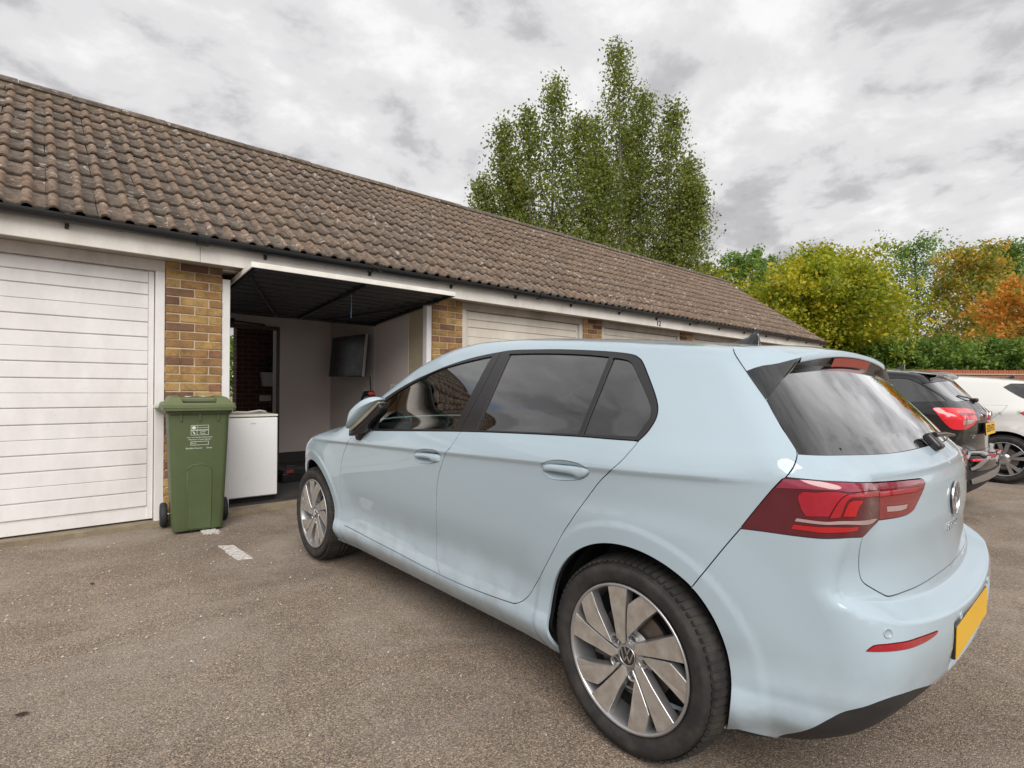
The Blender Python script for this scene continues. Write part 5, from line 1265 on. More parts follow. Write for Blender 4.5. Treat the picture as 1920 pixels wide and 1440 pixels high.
    for x in (-1.95, -.89, .17, 1.58, 2.62, 3.65, 4.66, 5.72, 6.83, 7.84, 8.9, 9.96, 11.0, 12.03, 13.16, 14.28, 15.2):
        b = MB(); a_ = [(gy-.060*math.cos(a), gz-.060*math.sin(a)) for a in np.linspace(-.15, math.pi+.1, 11)]; b_ = [(gy-.0565*math.cos(a), gz-.0565*math.sin(a)) for a in np.linspace(-.15, math.pi+.1, 11)][::-1]
        b.prism(a_ + b_, x-.014, x+.014, M=Matrix(((0, 0, 1, 0), (1, 0, 0, 0), (0, 1, 0, 0), (0, 0, 0, 1))))
        b.prism([(5.2515, 2.40), (5.22, 2.385), (5.232, 2.352), (5.2515, 2.345)], x-.012, x+.012, M=Matrix(((0, 0, 1, 0), (1, 0, 0, 0), (0, 1, 0, 0), (0, 0, 0, 1))))
        b.build('gutter_bracket', M_GUTTER, gut)
    for x in (1.06, 5.06, 9.06, 13.06):
        a_ = [(gy-.066*math.cos(a), gz-.066*math.sin(a)) for a in np.linspace(-.2, math.pi+.15, 13)]; b_ = [(gy-.0566*math.cos(a), gz-.0566*math.sin(a)) for a in np.linspace(-.2, math.pi+.15, 13)][::-1]
        MB().prism(a_ + b_, x-.045, x+.045, M=Matrix(((0, 0, 1, 0), (1, 0, 0, 0), (0, 1, 0, 0), (0, 0, 0, 1)))).build('gutter_union', M_GUTTER, gut)
    clump = MB()
    for i in range(26):
        a = Vector((2.63+random.gauss(0, .035), gy-.04+random.gauss(0, .02), gz-.005+random.gauss(0, .02))); b_ = a + Vector((random.gauss(0, .04), random.gauss(0, .03), random.gauss(0, .025)))
        clump.tube([a, (a+b_)/2 + Vector((0, 0, random.gauss(0, .012))), b_], .004, 4)
    clump.build('debris_clump', simple('dry_twigs', (.04, .03, .022), .95), gut)
    # ---- piers of brickwork
    def brick(w):
        bm = bmesh.new(); bmesh.ops.create_cube(bm, size=1)
        for q in bm.verts: q.co = Vector((q.co.x*w + random.uniform(-.0012, .0012), q.co.y*.10 + random.uniform(-.0015, .0015), q.co.z*.065 + random.uniform(-.0012, .0012)))
        bmesh.ops.bevel(bm, geom=list(bm.edges), offset=.0035, segments=1, affect='EDGES')
        m2 = bpy.data.meshes.new('brick'); bm.to_mesh(m2); bm.free(); m2.materials.append(M_BRICK); return m2
    BS = [brick(.215) for _ in range(3)]; BH = [brick(.1025) for _ in range(3)]
    core_m = M_MORTAR
    for k in range(-3, 6):
        px = P0 + PITCH_X*k; w = PW
        pier = MB().box((px+.006, FY+.007, -.05), (px+w-.006, FY+.55, 2.252)).build('pier', core_m, blk)
        lo_c = 0 if k in (0, 1) else (19 if k in (2, 3) else 30)
        joined = MB()
        for c in range(30):
            z = .012 + c*.075 + .0325
            if z > 2.24: break
            row = [(.0, .1025, 'h'), (.1125, .215, 's'), (.3375, .1025, 'h')] if c % 2 else [(.0, .215, 's'), (.225, .215, 's')]
            for x, bw, t in row:
                cx = px + x + bw/2
                if c >= lo_c and k >= 0:
                    o = bpy.data.objects.new('brick', random.choice(BS if t == 's' else BH)); COL.objects.link(o); o.parent = pier
                    o.location = (cx + random.gauss(0, .0012), FY+.05 + random.gauss(0, .0012), z + random.gauss(0, .001)); o.rotation_euler = (0, random.gauss(0, .006), random.choice((0, math.pi)))
                else: joined.box((cx-bw/2, FY, z-.0325), (cx+bw/2, FY+.1, z+.0325))
        if joined.v: stuff(joined.build('brickwork', M_BRICK, pier))
    # ---- doors with frames
    def frame(a, b, m_, op=False):
        o = bevel(MB().box((a, FY+.012, .0), (a+.068, FY+.10, 2.16)).build('door_frame', m_, blk), .003, 1)
        bevel(MB().box((b-.068, FY+.012, .0), (b, FY+.10, 2.16)).build('frame_post', m_, o), .003, 1)
        bevel(MB().box((a, FY+.010, 2.16 if not op else 2.236), (b, FY+.11, 2.2515)).build('frame_head', M_SOFFIT if m_ is not M_DOOR else M_FRAME, o), .003, 1)
        MB().box((a-.02, FY-.06, -.02), (b+.02, FY+.16, .028)).build('threshold', M_CONC, o)
        return o
    for k in range(-3, 6):
        a = P0 + PITCH_X*k + PW; b = P0 + PITCH_X*(k+1) if k < 5 else X1-.09
        if k == 5:
            MB().box((a, FY+.02, 0), (b, FY+.3, 2.25)).build('end_wall', M_BRICK, blk); continue
        fr = frame(a+.002, b-.002, M_DOOR if k in (-1, 0) else M_FRAME, k == 0)
        if k == 0: continue
        dm = M_DOOR if k < 0 else M_DOOR2
        da, db = a+.076, b-.076; y0 = FY+.045
        door = MB().box((da, y0+.014, .045), (db, y0+.03, 2.155)).build('garage_door', dm, blk)
        for x_ in (da, db-.040): bevel(MB().box((x_, y0+.001, .046), (x_+.040, y0+.0145, 2.154)).build('door_stile', dm, door), .002, 1)
        z = 2.150; hs = [.100, .100]
        while sum(hs) < 1.80: hs += [.232, .127]
        for i, hh in enumerate(hs):
            if z - hh < .05: hh = z - .05
            if hh < .03: break
            def slat(z1, z0, g0=.0045, g1=.0045): return bevel(MB().box((da+.042, y0, z0+g0), (db-.042, y0+.0142, z1-g1)).build('slat', dm, door), min(.004, max(g0, g1)), 2)
            if hh > .2: slat(z, z-hh*.5, .0012, .0045); slat(z-hh*.5, z-hh, .0045, .0012)
            else: slat(z, z-hh)
            z -= hh
        MB().box((da+.9, y0-.03, .62), (da+1.02, y0+.001, .645)).build('door_handle', M_GUTTER, door)
    # ---- walls of the block
    MB().box((X0+.3, FY+.16, 2.255), (X1-.12, FY+.30, 2.46)).build('wall_plate', M_SOFFIT, blk)
    wl = MB().box((X0+.25, FY+.1, 0), (X0+.45, 2*RIDGE[0]-FY, 2.3)).box((X1-.34, FY+.1, 0), (X1-.12, 2*RIDGE[0]-FY, 2.3))
    wl.prism([(FY+.1, 2.3), (2*RIDGE[0]-FY, 2.3), (RIDGE[0], RIDGE[1]-.12)], X1-.34, X1-.12, M=Matrix(((0, 0, 1, 0), (1, 0, 0, 0), (0, 1, 0, 0), (0, 0, 0, 1))))
    wl.prism([(FY+.1, 2.3), (2*RIDGE[0]-FY, 2.3), (RIDGE[0], RIDGE[1]-.12)], X0+.25, X0+.45, M=Matrix(((0, 0, 1, 0), (1, 0, 0, 0), (0, 1, 0, 0), (0, 0, 0, 1))))
    wl.build('gable_wall', M_BRICK, blk)
    for i, ch in enumerate('12'):
        link('house_number', text_mesh('house_number', ch, .125, .004), blk, M_GUTTER, loc=(7.885+.068*i, 5.247, 2.30), rot=(math.pi/2, 0, 0))
    # ---- the open garage
    a, b = P0 + PW, P0 + PITCH_X
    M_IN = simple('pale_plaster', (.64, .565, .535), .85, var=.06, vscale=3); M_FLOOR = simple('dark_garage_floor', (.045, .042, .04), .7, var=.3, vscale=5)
    room = MB().box((b+.0, FY+.55, -.02), (b+.06, 8.40, 2.42)).build('partition_wall', M_IN, blk)
    MB().box((a-.06, FY+.55, -.02), (a, 8.40, 2.42)).build('partition_wall', M_IN, blk)
    MB().box((b-.004, 6.90, .03), (b-.0005, 6.912, 2.40)).build('board_joint', simple('joint_filler', (.58, .54, .51), .8), room)
    bw = MB().box((2.74, 8.40, -.02), (b+.06, 8.50, 2.42)).box((a-.06, 8.40, -.02), (1.86, 8.50, 2.42)).box((1.86, 8.40, 2.07), (2.74, 8.50, 2.42)).build('back_wall', M_IN, blk)
    M_BROWN = simple('brown_door_frame', (.095, .062, .042), .55, var=.2, vscale=20)
    MB().box((2.69, 8.37, .03), (2.74, 8.52, 2.07)).box((1.86, 8.37, .03), (1.91, 8.52, 2.07)).box((1.91, 8.37, 2.02), (2.69, 8.52, 2.07)).build('back_door_frame', M_BROWN, bw)
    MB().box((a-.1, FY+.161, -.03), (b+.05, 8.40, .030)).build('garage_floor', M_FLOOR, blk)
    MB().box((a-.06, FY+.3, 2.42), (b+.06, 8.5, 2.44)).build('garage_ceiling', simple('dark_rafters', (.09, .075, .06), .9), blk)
    MB().box((2.74, 8.385, .03), (b, 8.3995, .19)).box((b-.014, FY+.6, .03), (b-.0005, 8.385, .10)).build('skirting', M_FLOOR, bw)
    # up-and-over door swung up under the ceiling
    p0, p1 = Vector((0, 5.0, 2.243)), Vector((0, 6.90, 2.075)); L = (p1-p0).length; an = math.atan2(p1.z-p0.z, p1.y-p0.y)
    Md = Matrix.Translation(p0) @ Matrix.Rotation(an, 4, 'X')
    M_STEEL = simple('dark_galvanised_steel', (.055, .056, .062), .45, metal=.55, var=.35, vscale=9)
    da, db = 1.405, 3.525
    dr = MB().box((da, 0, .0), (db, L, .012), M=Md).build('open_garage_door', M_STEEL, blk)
    dr2 = MB().box((da-.012, -.012, -.034), (db+.012, .0, .014), M=Md)
    bevel(dr2.build('door_edge', M_FASCIA, dr), .002, 1)
    for x_ in (da-.012, db): bevel(MB().box((x_, .0005, -.034), (x_+.012, L, .014), M=Md).build('door_edge', M_FASCIA, dr), .002, 1)
    for i in range(11):
        y = .10 + i*.165
        MB().prism([(y, 0), (y+.03, -.022), (y+.075, -.022), (y+.105, 0)], da+.01, db-.01, M=Md @ Matrix(((0, 0, 1, 0), (1, 0, 0, 0), (0, 1, 0, -.0005), (0, 0, 0, 1)))).build('door_rib', M_STEEL, dr)
    for x in (da+.02, (da+db)/2, db-.055): MB().box((x, .02, -.05), (x+.03, L-.02, -.024), M=Md).build('door_brace', M_GUTTER, dr)
    for s_, xx in ((1, da+.05), (-1, db-.05)): MB().tube([Md @ Vector((xx, .25, -.052)), Md @ Vector((xx + s_*.72, L-.12, -.056))], .012, 8).build('door_arm', M_GUTTER, dr)
    MB().box((da, L-.05, -.05), (db, L, -.0005), M=Md).build('door_rail', M_GUTTER, dr)
    MB().tube([(2.50, 5.42, 2.19), (2.502, 5.42, 2.05), (2.498, 5.42, 1.91)], .004, 6).build('pull_cord', simple('blue_cord', (.10, .22, .42), .8), dr)
    return blk

# ---------------------------------------------------------------- ground
def ground_mat():
    m = Mat('worn_asphalt'); w = world_pos(m)
    big = m.ramp(m.noise(.42, 7, .6, w), [(.34, 0.), (.66, 1.)])
    mid = m.ramp(m.noise(2.7, 6, .62, w), [(.35, 0.), (.7, 1.)])
    base = m.mix(big, (.222, .184, .154), (.350, .298, .250)); base = m.mix(m.math('MULTIPLY', mid, .38), base, (.135, .110, .093))
    v = m.n('ShaderNodeTexVoronoi'); v.inputs['Scale'].default_value = 215; m.l(w, v.inputs['Vector'])
    chip = m.n('ShaderNodeSeparateColor'); m.l(v.outputs['Color'], chip.inputs[0])
    tone = m.ramp(chip.outputs[0], [(0., (.30, .27, .25)), (.25, (.62, .56, .52)), (.55, (1.0, .95, .90)), (.80, (1.35, 1.22, 1.08)), (.93, (1.7, 1.55, 1.35)), (1., (2.6, 2.4, 2.1))])
    col = m.mix(.84, base, tone, 'MULTIPLY')
    pits = m.ramp(m.noise(560, 2, .5, w), [(.38, .5), (.56, 1.)]); col = m.mix(.7, col, pits, 'MULTIPLY')
    wash = m.ramp(m.noise(.8, 6, .65, m.n('ShaderNodeMapping').outputs[0] if False else w, dist=1.5), [(.45, 0.), (.70, 1.)]); col = m.mix(m.math('MULTIPLY', wash, .5), col, (.40, .355, .31))
    moss = m.math('MULTIPLY', m.ramp(m.noise(1.15, 6, .7, w), [(.55, 0.), (.68, 1.)]), m.ramp(m.noise(14, 5, .7, w), [(.45, 0.), (.7, 1.)]))
    col = m.mix(m.math('MULTIPLY', moss, .6), col, (.20, .135, .055))
    stain = m.ramp(m.noise(.9, 5, .6, w, dist=.8), [(.62, 0.), (.76, 1.)]); col = m.mix(m.math('MULTIPLY', stain, .55), col, (.060, .052, .047))
    m.set(Base_Color=col, Roughness=.95)
    hgt = m.math('ADD', m.math('MULTIPLY', v.outputs['Distance'], -1.), m.math('MULTIPLY', m.noise(60, 4, .6, w), .6))
    m.bump(hgt, .6, .005); return m.m
def build_ground():
    bm = bmesh.new(); n = 60
    xs = np.r_[np.linspace(-900, -14, 8), np.linspace(-12, 26, 77), np.linspace(30, 900, 8)]; ys = np.r_[np.linspace(-900, -14, 8), np.linspace(-12, 20, 65), np.linspace(24, 900, 8)]
    grid = {}
    for i, x in enumerate(xs):
        for j, y in enumerate(ys):
            near = max(0, 1 - max(abs(x-7)/18, abs(y-4)/15))
            z = .006*near*(math.sin(x*1.3+.7*y) + .6*math.sin(2.1*y-1.1*x)) if near > 0 else 0
            grid[i, j] = bm.verts.new((x, y, min(z, .004) - .004))
    for i in range(len(xs)-1):
        for j in range(len(ys)-1): bm.faces.new((grid[i, j], grid[i+1, j], grid[i+1, j+1], grid[i, j+1]))
    me = bpy.data.meshes.new('ground'); bm.to_mesh(me); bm.free(); me.polygons.foreach_set('use_smooth', [True]*len(me.polygons))
    struct(link('ground', me, None, ground_mat()))
    # worn remains of a painted bay line
    mp = Mat('worn_white_paint'); w = world_pos(mp)
    mp.set(Base_Color=mp.mix(mp.ramp(mp.noise(30, 5, .7, w), [(.42, 0.), (.62, 1.)]), (.66, .63, .60), (.40, .36, .33)), Roughness=.8); mp.bump(mp.noise(120, 4, .6, w), .4, .003)
    def patch(cx, cy, hx, hy, rot, jag, name):
        pts = []
        N = 46
        for k in range(N):
            a = 2*math.pi*k/N; c, s_ = math.cos(a), math.sin(a); q = 1/max(abs(c)/hx, abs(s_)/hy)
            q *= 1 + random.uniform(-jag, jag); x, y = q*c, q*s_
            pts.append((cx + x*math.cos(rot) - y*math.sin(rot), cy + x*math.sin(rot) + y*math.cos(rot)))
        return MB().prism(pts, -.004, .0045)
    o = patch(1.075, 4.19, .045, .22, .03, .13, 'm').build('line_marking', mp.m); struct(o)
    o = patch(1.075, 4.90, .05, .09, .03, .3, 'm').build('line_marking', mp.m); struct(o)
    # loose grit
    gv = []; gf = []
    for i in range(1500):
        r = random.random()
        if r < .25: x, y = random.gauss(.1, .45), random.gauss(3.6, .5)
        elif r < .65: x, y = random.uniform(-1.5, 1.4), random.uniform(1.3, 5.3)
        else: x, y = random.uniform(3.3, 9), random.uniform(-.5, 5.2)
        s_ = random.choice((.003, .003, .004, .005, .007)) * (1 if r > .25 else 1.15); b = len(gv)
        for dx, dy, dz in ((1, 0, 0), (-.6, .8, 0), (-.5, -.8, 0), (.1, .1, .9)): gv.append((x + dx*s_*random.uniform(.7, 1.3), y + dy*s_*random.uniform(.7, 1.3), .0005 + dz*s_))
        gf += [(b, b+1, b+3), (b+1, b+2, b+3), (b+2, b, b+3)]
    gm = Mat('pale_grit'); gw = world_pos(gm); gm.set(Base_Color=gm.ramp(gm.noise(45, 2, .5, gw), [(.35, (.20, .16, .12)), (.5, (.42, .37, .32)), (.65, (.62, .60, .57))]), Roughness=.9)
    o = MB().add(gv, gf).build('loose_grit', gm.m, fix=True); stuff(o)
    # fallen leaves
    def leaf(name, label, x, y, s_, col, rz, curl=.3):
        pts = [(0, -1), (.45, -.55), (.55, 0), (.38, .5), (0, 1), (-.38, .5), (-.55, 0), (-.45, -.55)]
        v = [(p[0]*s_, p[1]*s_, .004 + s_*curl*(p[0]**2*.8 + p[1]**2*.25)) for p in pts] + [(0, 0, .003), (0, .5*s_, .004), (0, -.5*s_, .004)]
        f = [(8, 1, 2), (8, 2, 3), (8, 3, 9), (9, 3, 4), (9, 4, 5), (8, 9, 5), (8, 5, 6), (8, 6, 7), (8, 7, 10), (10, 7, 0), (10, 0, 1), (8, 10, 1)]
        o = MB().add(v, f, True).build(name, simple('dry_leaf_' + str(len(bpy.data.materials)), col, .7, var=.3, vscale=80), loc=(x, y, 0), rot=(0, 0, rz)); tag(o, label, 'leaf')
    leaf('fallen_leaf', 'dark brown curled leaf on the asphalt at the bottom left', -.03, 2.60, .022, (.03, .015, .01), 1.2, .8)
    leaf('fallen_leaf', 'small dark leaf on the asphalt before the left garage door', .26, 4.05, .020, (.025, .018, .012), .3, .6)
    leaf('fallen_leaf', 'tan leaf lying under the tail of the pale blue hatchback', 1.62, .42, .028, (.36, .22, .12), 2.2, .5)

# ---------------------------------------------------------------- wheelie bin
def build_bin():
    M_GREEN = simple('green_bin_plastic', (.074, .100, .042), .52, var=.14, vscale=9, bump=.06, bscale=350); M_GREEN2 = simple('paler_green_lid_plastic', (.125, .150, .070), .55, var=.16, vscale=12, bump=.06, bscale=350)
    M_PRINT = simple('white_print', (.62, .68, .60), .6); M_RUB = simple('bin_tyre', (.022, .024, .03), .75)
    b = thing('wheelie_bin', 'green wheeled refuse bin with white printed panel standing against the brick pier', 'bin', (1.02, 5.155, 0), math.radians(-6))
    def rr(w, d, yc, z, r, n=5):
        pts = []
        for cx, cy, a0 in ((w/2-r, d/2-r, 0), (-w/2+r, d/2-r, 90), (-w/2+r, -d/2+r, 180), (w/2-r, -d/2+r, 270)):
            for k in range(n): a = math.radians(a0 + 90*k/(n-1)); pts.append((cx + r*math.cos(a), yc + cy + r*math.sin(a), z))
        return pts
    def loft(secs, cap0=True, cap1=True):
        v = []; f = []; m = len(secs[0])
        for s_ in secs: v += s_
        for i in range(len(secs)-1):
            for k in range(m): f.append((i*m+k, i*m+(k+1) % m, (i+1)*m+(k+1) % m, (i+1)*m+k))
        if cap0: f.append(tuple(range(m-1, -1, -1)))
        if cap1: f.append(tuple(range((len(secs)-1)*m, len(secs)*m)))
        return v, f
    v, f = loft([rr(.350, .36, .0, .015, .03), rr(.358, .37, 0, .03, .035), rr(.40, .42, .0, .55, .04), rr(.425, .45, .0, .90, .04), rr(.432, .458, 0, .945, .04), rr(.47, .50, 0, .965, .045), rr(.475, .505, 0, .995, .045)])
    body = MB().add(v, f, True).build('body', M_GREEN, b); m_ = body.modifiers.new('e', 'EDGE_SPLIT'); m_.split_angle = math.radians(40)
    # moulded arch on the front
    def fy(z): return -.1862 - .0455*z
    arch = [(-.083, .03), (-.086, .30), (-.086, .50)] + [(-.086*math.cos(a), .50 + .05*math.sin(a)) for a in np.linspace(0, math.pi, 13)] + [(.086, .50), (.086, .30), (.083, .03)]
    P = [Vector((x, fy(z)-.0, z)) for x, z in arch]
    MB().tube(P, .006, 6).build('moulded_rib', M_GREEN, body)
    pan = [(x*.95, z) for x, z in arch]
    MB().add([(x, fy(z)-.003, z-.004*(z > .5)) for x, z in pan], [tuple(range(len(pan)))]).build('moulded_panel', M_GREEN, body)
    for x in (-.13, .0, .13): MB().box((x-.006, -.238, .90), (x+.006, -.205, .963)).build('rim_rib', M_GREEN, body)
    # lid
    v, f = loft([rr(.505, .545, -.012, .985, .03), rr(.515, .555, -.012, 1.00, .035), rr(.515, .555, -.012, 1.032, .035), rr(.49, .53, -.006, 1.046, .035)])
    lid = MB().add(v, f, True).build('lid', M_GREEN2, b); m_ = lid.modifiers.new('e', 'EDGE_SPLIT'); m_.split_angle = math.radians(30)
    MB().box((-.252, -.2945, 1.008), (.252, -.2885, 1.016)).build('lid_lip', M_GREEN2, lid)
    top = MB()
    for sx in (-1, 1):
        vv = [(sx*.115, -.25, 1.044), (sx*.232, -.245, 1.044), (sx*.232, .20, 1.044), (sx*.115, .20, 1.044), (sx*.125, -.19, 1.092), (sx*.20, -.18, 1.092), (sx*.20, .18, 1.10), (sx*.125, .18, 1.10)]
        top.add(vv, [(0,1,5,4), (1,2,6,5), (2,3,7,6), (3,0,4,7), (4,5,6,7)])
    top.box((-.126, -.10, 1.044), (.126, .19, 1.085)); bevel(top.build('lid_top', M_GREEN2, lid), .012, 3)
    MB().box((-.118, -.20, 1.0465), (.118, -.101, 1.052)).build('lid_slot', M_DARK, lid)
    MB().tube([(-.20, .255, 1.02), (-.20, .31, 1.02), (.20, .31, 1.02), (.20, .255, 1.02)], .014, 8).build('handle', M_GREEN, b)
    MB().rbox((-.30, .17, .985), (-.255, .27, 1.02), .012).build('hinge', simple('pale_hinge', (.42, .45, .36), .6), lid)
    # paper lying on the lid
    for sx in (-.08, .03):
        vv = [(sx + .055*i + random.uniform(-.01, .01), .05 + .05*j, 1.0885 + .006*abs(math.sin(2.1*i+j))) for j in range(3) for i in range(3)]
        o = MB().add(vv, [(j*3+i, j*3+i+1, (j+1)*3+i+1, (j+1)*3+i) for j in range(2) for i in range(2)], True).build('scrap', simple('white_paper', (.7, .7, .7), .8), None); o.location = b.location; o.rotation_euler = b.rotation_euler
        tag(o, 'white paper scrap on the green bin lid, ' + ('left one' if sx < 0 else 'right one'), 'paper', 'paper scraps on the bin lid')
    for sx in (-1, 1):
        Mw = Matrix.Translation((sx*.225, .155, .10)) @ Matrix.Rotation(sx*math.pi/2, 4, 'Y')
        w = MB().lathe([(.0, -.022), (.05, -.024), (.085, -.026), (.098, -.018), (.10, 0), (.098, .018), (.085, .026), (.05, .022), (0, .022)], 32, M=Mw).build('wheel', M_RUB, b)
    MB().tube([(-.22, .155, .10), (.22, .155, .10)], .013, 8).build('axle', M_CHROME, b)
    # printed panel
    pr = thing  # (print is part of the bin)
    def put(nm, me, x, z): 
        o = link(nm, me, body, M_PRINT); o.matrix_local = Matrix(((1, 0, 0, x), (0, .035, -1, fy(z)-.0012), (0, 1, .035, z), (0, 0, 0, 1))); return o
    def outline(x0, z0, x1, z1, t=.0028):
        mb = MB()
        for a, c_, e, g_ in ((x0, z0, x1, z0+t), (x0, z1-t, x1, z1), (x0, z0, x0+t, z1), (x1-t, z0, x1, z1)): mb.box((a, c_, 0), (e, g_, .0006))
        return mb
    def ob(nm, mb, mat=M_PRINT):
        o = mb.build(nm, mat, body); o.matrix_local = Matrix(((1, 0, 0, 0), (0, .035, -1, fy(.0)-.0012), (0, 1, .035, 0), (0, 0, 0, 1)))
        return o
    def pb(nm, mb): # put a flat drawing made in (x, z) on the sloping front
        mb.v = [(x, fy(z)-.0012-y_, z) for x, z, y_ in mb.v]; return mb.build(nm, M_PRINT, body)
    x0, x1 = -.062, .064
    pb('print_frame', outline(x0, .826, x1, .866)); pb('print_frame', outline(x0, .786, x1, .826))
    pb('print_frame', MB().box((x0+.042, .788, 0), (x0+.0445, .864, .0006)))
    pb('print_icon', MB().prism([(x0+.021 + .014*math.cos(a), .846 + .013*math.sin(a)) for a in np.linspace(0, 2*math.pi, 14, endpoint=False)], 0, .0006))
    pb('print_icon', MB().prism([(x0+.010, .819), (x0+.020, .816), (x0+.033, .795), (x0+.024, .794)], 0, .0006))
    put('print_text', text_mesh('print_text', 'Food waste', .0155, .0002), .022, .846); put('print_text', text_mesh('print_text', 'garden', .014, .0002), .022, .813); put('print_text', text_mesh('print_text', 'waste', .014, .0002), .022, .799)
    put('print_text', text_mesh('print_text', 'Food and Garden Waste Only', .0145, .0003), .0, .768); put('print_text', text_mesh('print_text', 'Maximum 10 load capacity', .0145, .0003), .0, .751)
    pb('print_frame', outline(x0, .705, x1, .736)); pb('print_frame', MB().box((x0+.034, .706, 0), (x0+.036, .735, .0006)))
    put('print_text', text_mesh('print_text', 'No.', .016, .0002), x0+.018, .721)
    put('print_text', text_mesh('print_text', 'BasildonCouncil', .0175, .0005), -.038, .681); put('print_text', text_mesh('print_text', 'Onyx', .018, .0005), .068, .681)

# ---------------------------------------------------------------- things inside the open garage
def build_contents():
    M_WH = simple('white_enamel', (.78, .78, .79), .3, var=.02, coat=.3); M_GREY = simple('grey_plastic', (.35, .35, .36), .5)
    fr = thing('fridge', 'white undercounter fridge standing just inside the open garage', 'fridge', (1.605, 5.72, .034), math.radians(-2))
    bevel(MB().box((-.25, .045, .04), (.25, .50, .845)).build('cabinet', M_WH, fr), .008, 2)
    d = bevel(MB().box((-.25, 0, .055), (.25, .04, .835)).build('door', M_WH, fr), .008, 3)
    bevel(MB().box((-.253, -.002, .846), (.253, .502, .868)).build('top', simple('cream_fridge_top', (.66, .63, .56), .4), fr), .005, 2)
    MB().box((-.24, .05, .0), (.24, .45, .04)).build('plinth', M_DARK, fr)
    link('brand_text', text_mesh('brand_text', 'amica', .022, .0005), d, M_GREY, loc=(.02, -.0012, .78), rot=(math.pi/2, 0, 0))
    o = MB().tube([(1.42, 5.86, .915), (1.50, 5.83, .925), (1.60, 5.84, .92), (1.72, 5.85, .935), (1.78, 5.87, .925), (1.80, 5.90, .908)], .009, 7).build('hose', simple('pale_hose', (.55, .54, .52), .5)); tag(o, 'pale hose lying on top of the white fridge', 'hose')
    tv = thing('television', 'black flat-screen television mounted on the right wall of the garage', 'television', (3.34, 7.34, 1.62), math.radians(-90))
    Mt = Matrix.Rotation(math.radians(-5), 4, 'X') @ Matrix.Rotation(math.radians(3), 4, 'Z')
    # local -y faces the room (world -x after the turn), so the wall lies behind
    fr2 = MB().box((-.50, -.02, -.29), (.50, .03, .29), M=Mt).build('housing', simple('tv_black', (.012, .012, .014), .35), tv); bevel(fr2, .006, 2)
    MB().box((-.485, -.0215, -.27), (.485, -.0201, .275), M=Mt).build('screen', simple('tv_screen', (.008, .008, .010), .3), tv)
    [MB().box((x_, -.024, -.292), (x_+.006, .012, .292), M=Mt).build('bezel', M_SILVER, tv) for x_ in (-.502, .496)]
    MB().box((-.1, .03, -.1), (.1, .165, .1)).build('bracket', M_DARK, tv)
    for nm, y, z, w_, lb in (('wall_socket', 7.20, 1.10, .075, 'white wall socket below the television'), ('wall_socket', 6.36, 1.18, .15, 'white double wall socket on the side wall of the garage')):
        t_ = thing(nm, lb, 'socket', (3.52, y, z)); bevel(MB().box((0, -w_/2, -.043), (.014, w_/2, .043)).build('plate', M_WH, t_), .003, 2); MB().box((-.003, -.012, -.01), (.0001, .012, .012)).build('switch', M_GREY, t_)
    o = MB().tube([(3.50, 7.19, 1.10), (3.49, 7.17, 1.02), (3.50, 7.08, .97), (3.51, 6.99, 1.0), (3.51, 6.96, 1.12), (3.50, 6.97, 1.34)], .006, 6).build('cable', M_DARK); tag(o, 'black cable looping from the wall socket up to the television', 'cable')
    tr = thing('pressure_washer', 'black wheeled machine with a looped handle beside the garage wall', 'machine', (3.20, 6.45, .034))
    MB().rbox((-.15, -.16, .05), (.15, .16, .62), .05, seg=3).build('body', M_GLOSSB, tr)
    MB().tube([(.02, -.19, .3), (.02, -.19, .96), (.02, -.16, 1.03), (.02, .0, 1.05), (.02, .16, 1.03), (.02, .19, .96), (.02, .19, .3)], .018, 8).build('handle', M_GUTTER, tr)
    MB().rbox((-.03, -.10, 1.03), (.06, .06, 1.10), .015).build('grip', M_DARK, tr); MB().rbox((-.032, -.13, 1.045), (.05, -.08, 1.09), .01).build('trigger', simple('red_plastic', (.35, .03, .03), .4), tr)
    for sx in (-1, 1): MB().lathe([(0, -.02), (.09, -.02), (.1, 0), (.09, .02), (0, .02)], 24, M=Matrix.Translation((-.02, sx*.19, .10)) @ Matrix.Rotation(math.pi/2, 4, 'X')).build('wheel', M_DARK, tr)
    tb = thing('toolbox', 'small black toolbox with red trim on the garage floor', 'toolbox', (2.36, 6.75, .031), math.radians(12))
    bevel(MB().box((-.17, -.10, 0), (.17, .10, .11)).build('box', M_GLOSSB, tb), .008, 2); MB().box((-.16, -.09, .111), (.16, .09, .15)).build('lid', M_GUTTER, tb); MB().box((-.12, -.095, .112), (-.03, -.085, .148)).build('latch', simple('red_trim', (.22, .03, .04), .45), tb); MB().tube([(-.08, 0, .15), (-.08, 0, .185), (.08, 0, .185), (.08, 0, .15)], .008, 6).build('handle', M_GUTTER, tb)
    # back door leaf standing open, seen past it a shaded brick wall with a planter
    M_BROWN = simple('brown_upvc', (.10, .072, .055), .5)
    lf = thing('back_door', 'brown glazed door standing open at the back of the garage', 'door', (1.92, 8.40, .03))
    bevel(MB().box((0, 0, 0), (.06, .09, 1.98)).box((0, .72, 0), (.06, .80, 1.98)).box((0, .09, 0), (.06, .72, .10)).box((0, .09, 1.88), (.06, .72, 1.98)).build('leaf_frame', M_BROWN, lf), .004, 1)
    MB().box((.02, .085, .095), (.03, .725, 1.885)).build('pane', glass_mat('door_pane', (.8, .85, .85), .8), lf)
    MB().tube([(.08, .74, .92), (.12, .74, .92), (.12, .62, .92)], .010, 6).build('lever', M_CHROME, lf)
    cl = thing('door_closer', 'dark closer arm fixed above the back door of the garage', 'door closer', (1.95, 8.36, 2.10)); MB().rbox((-.1, -.04, -.03), (.16, .03, .04), .012).tube([(.1, -.05, .0), (.55, -.10, -.03)], .014, 6).build('arm', M_GUTTER, cl)
    bw = thing('brick_wall', 'dark brick wall seen through the back doorway of the garage', 'wall', (0, 0, 0))
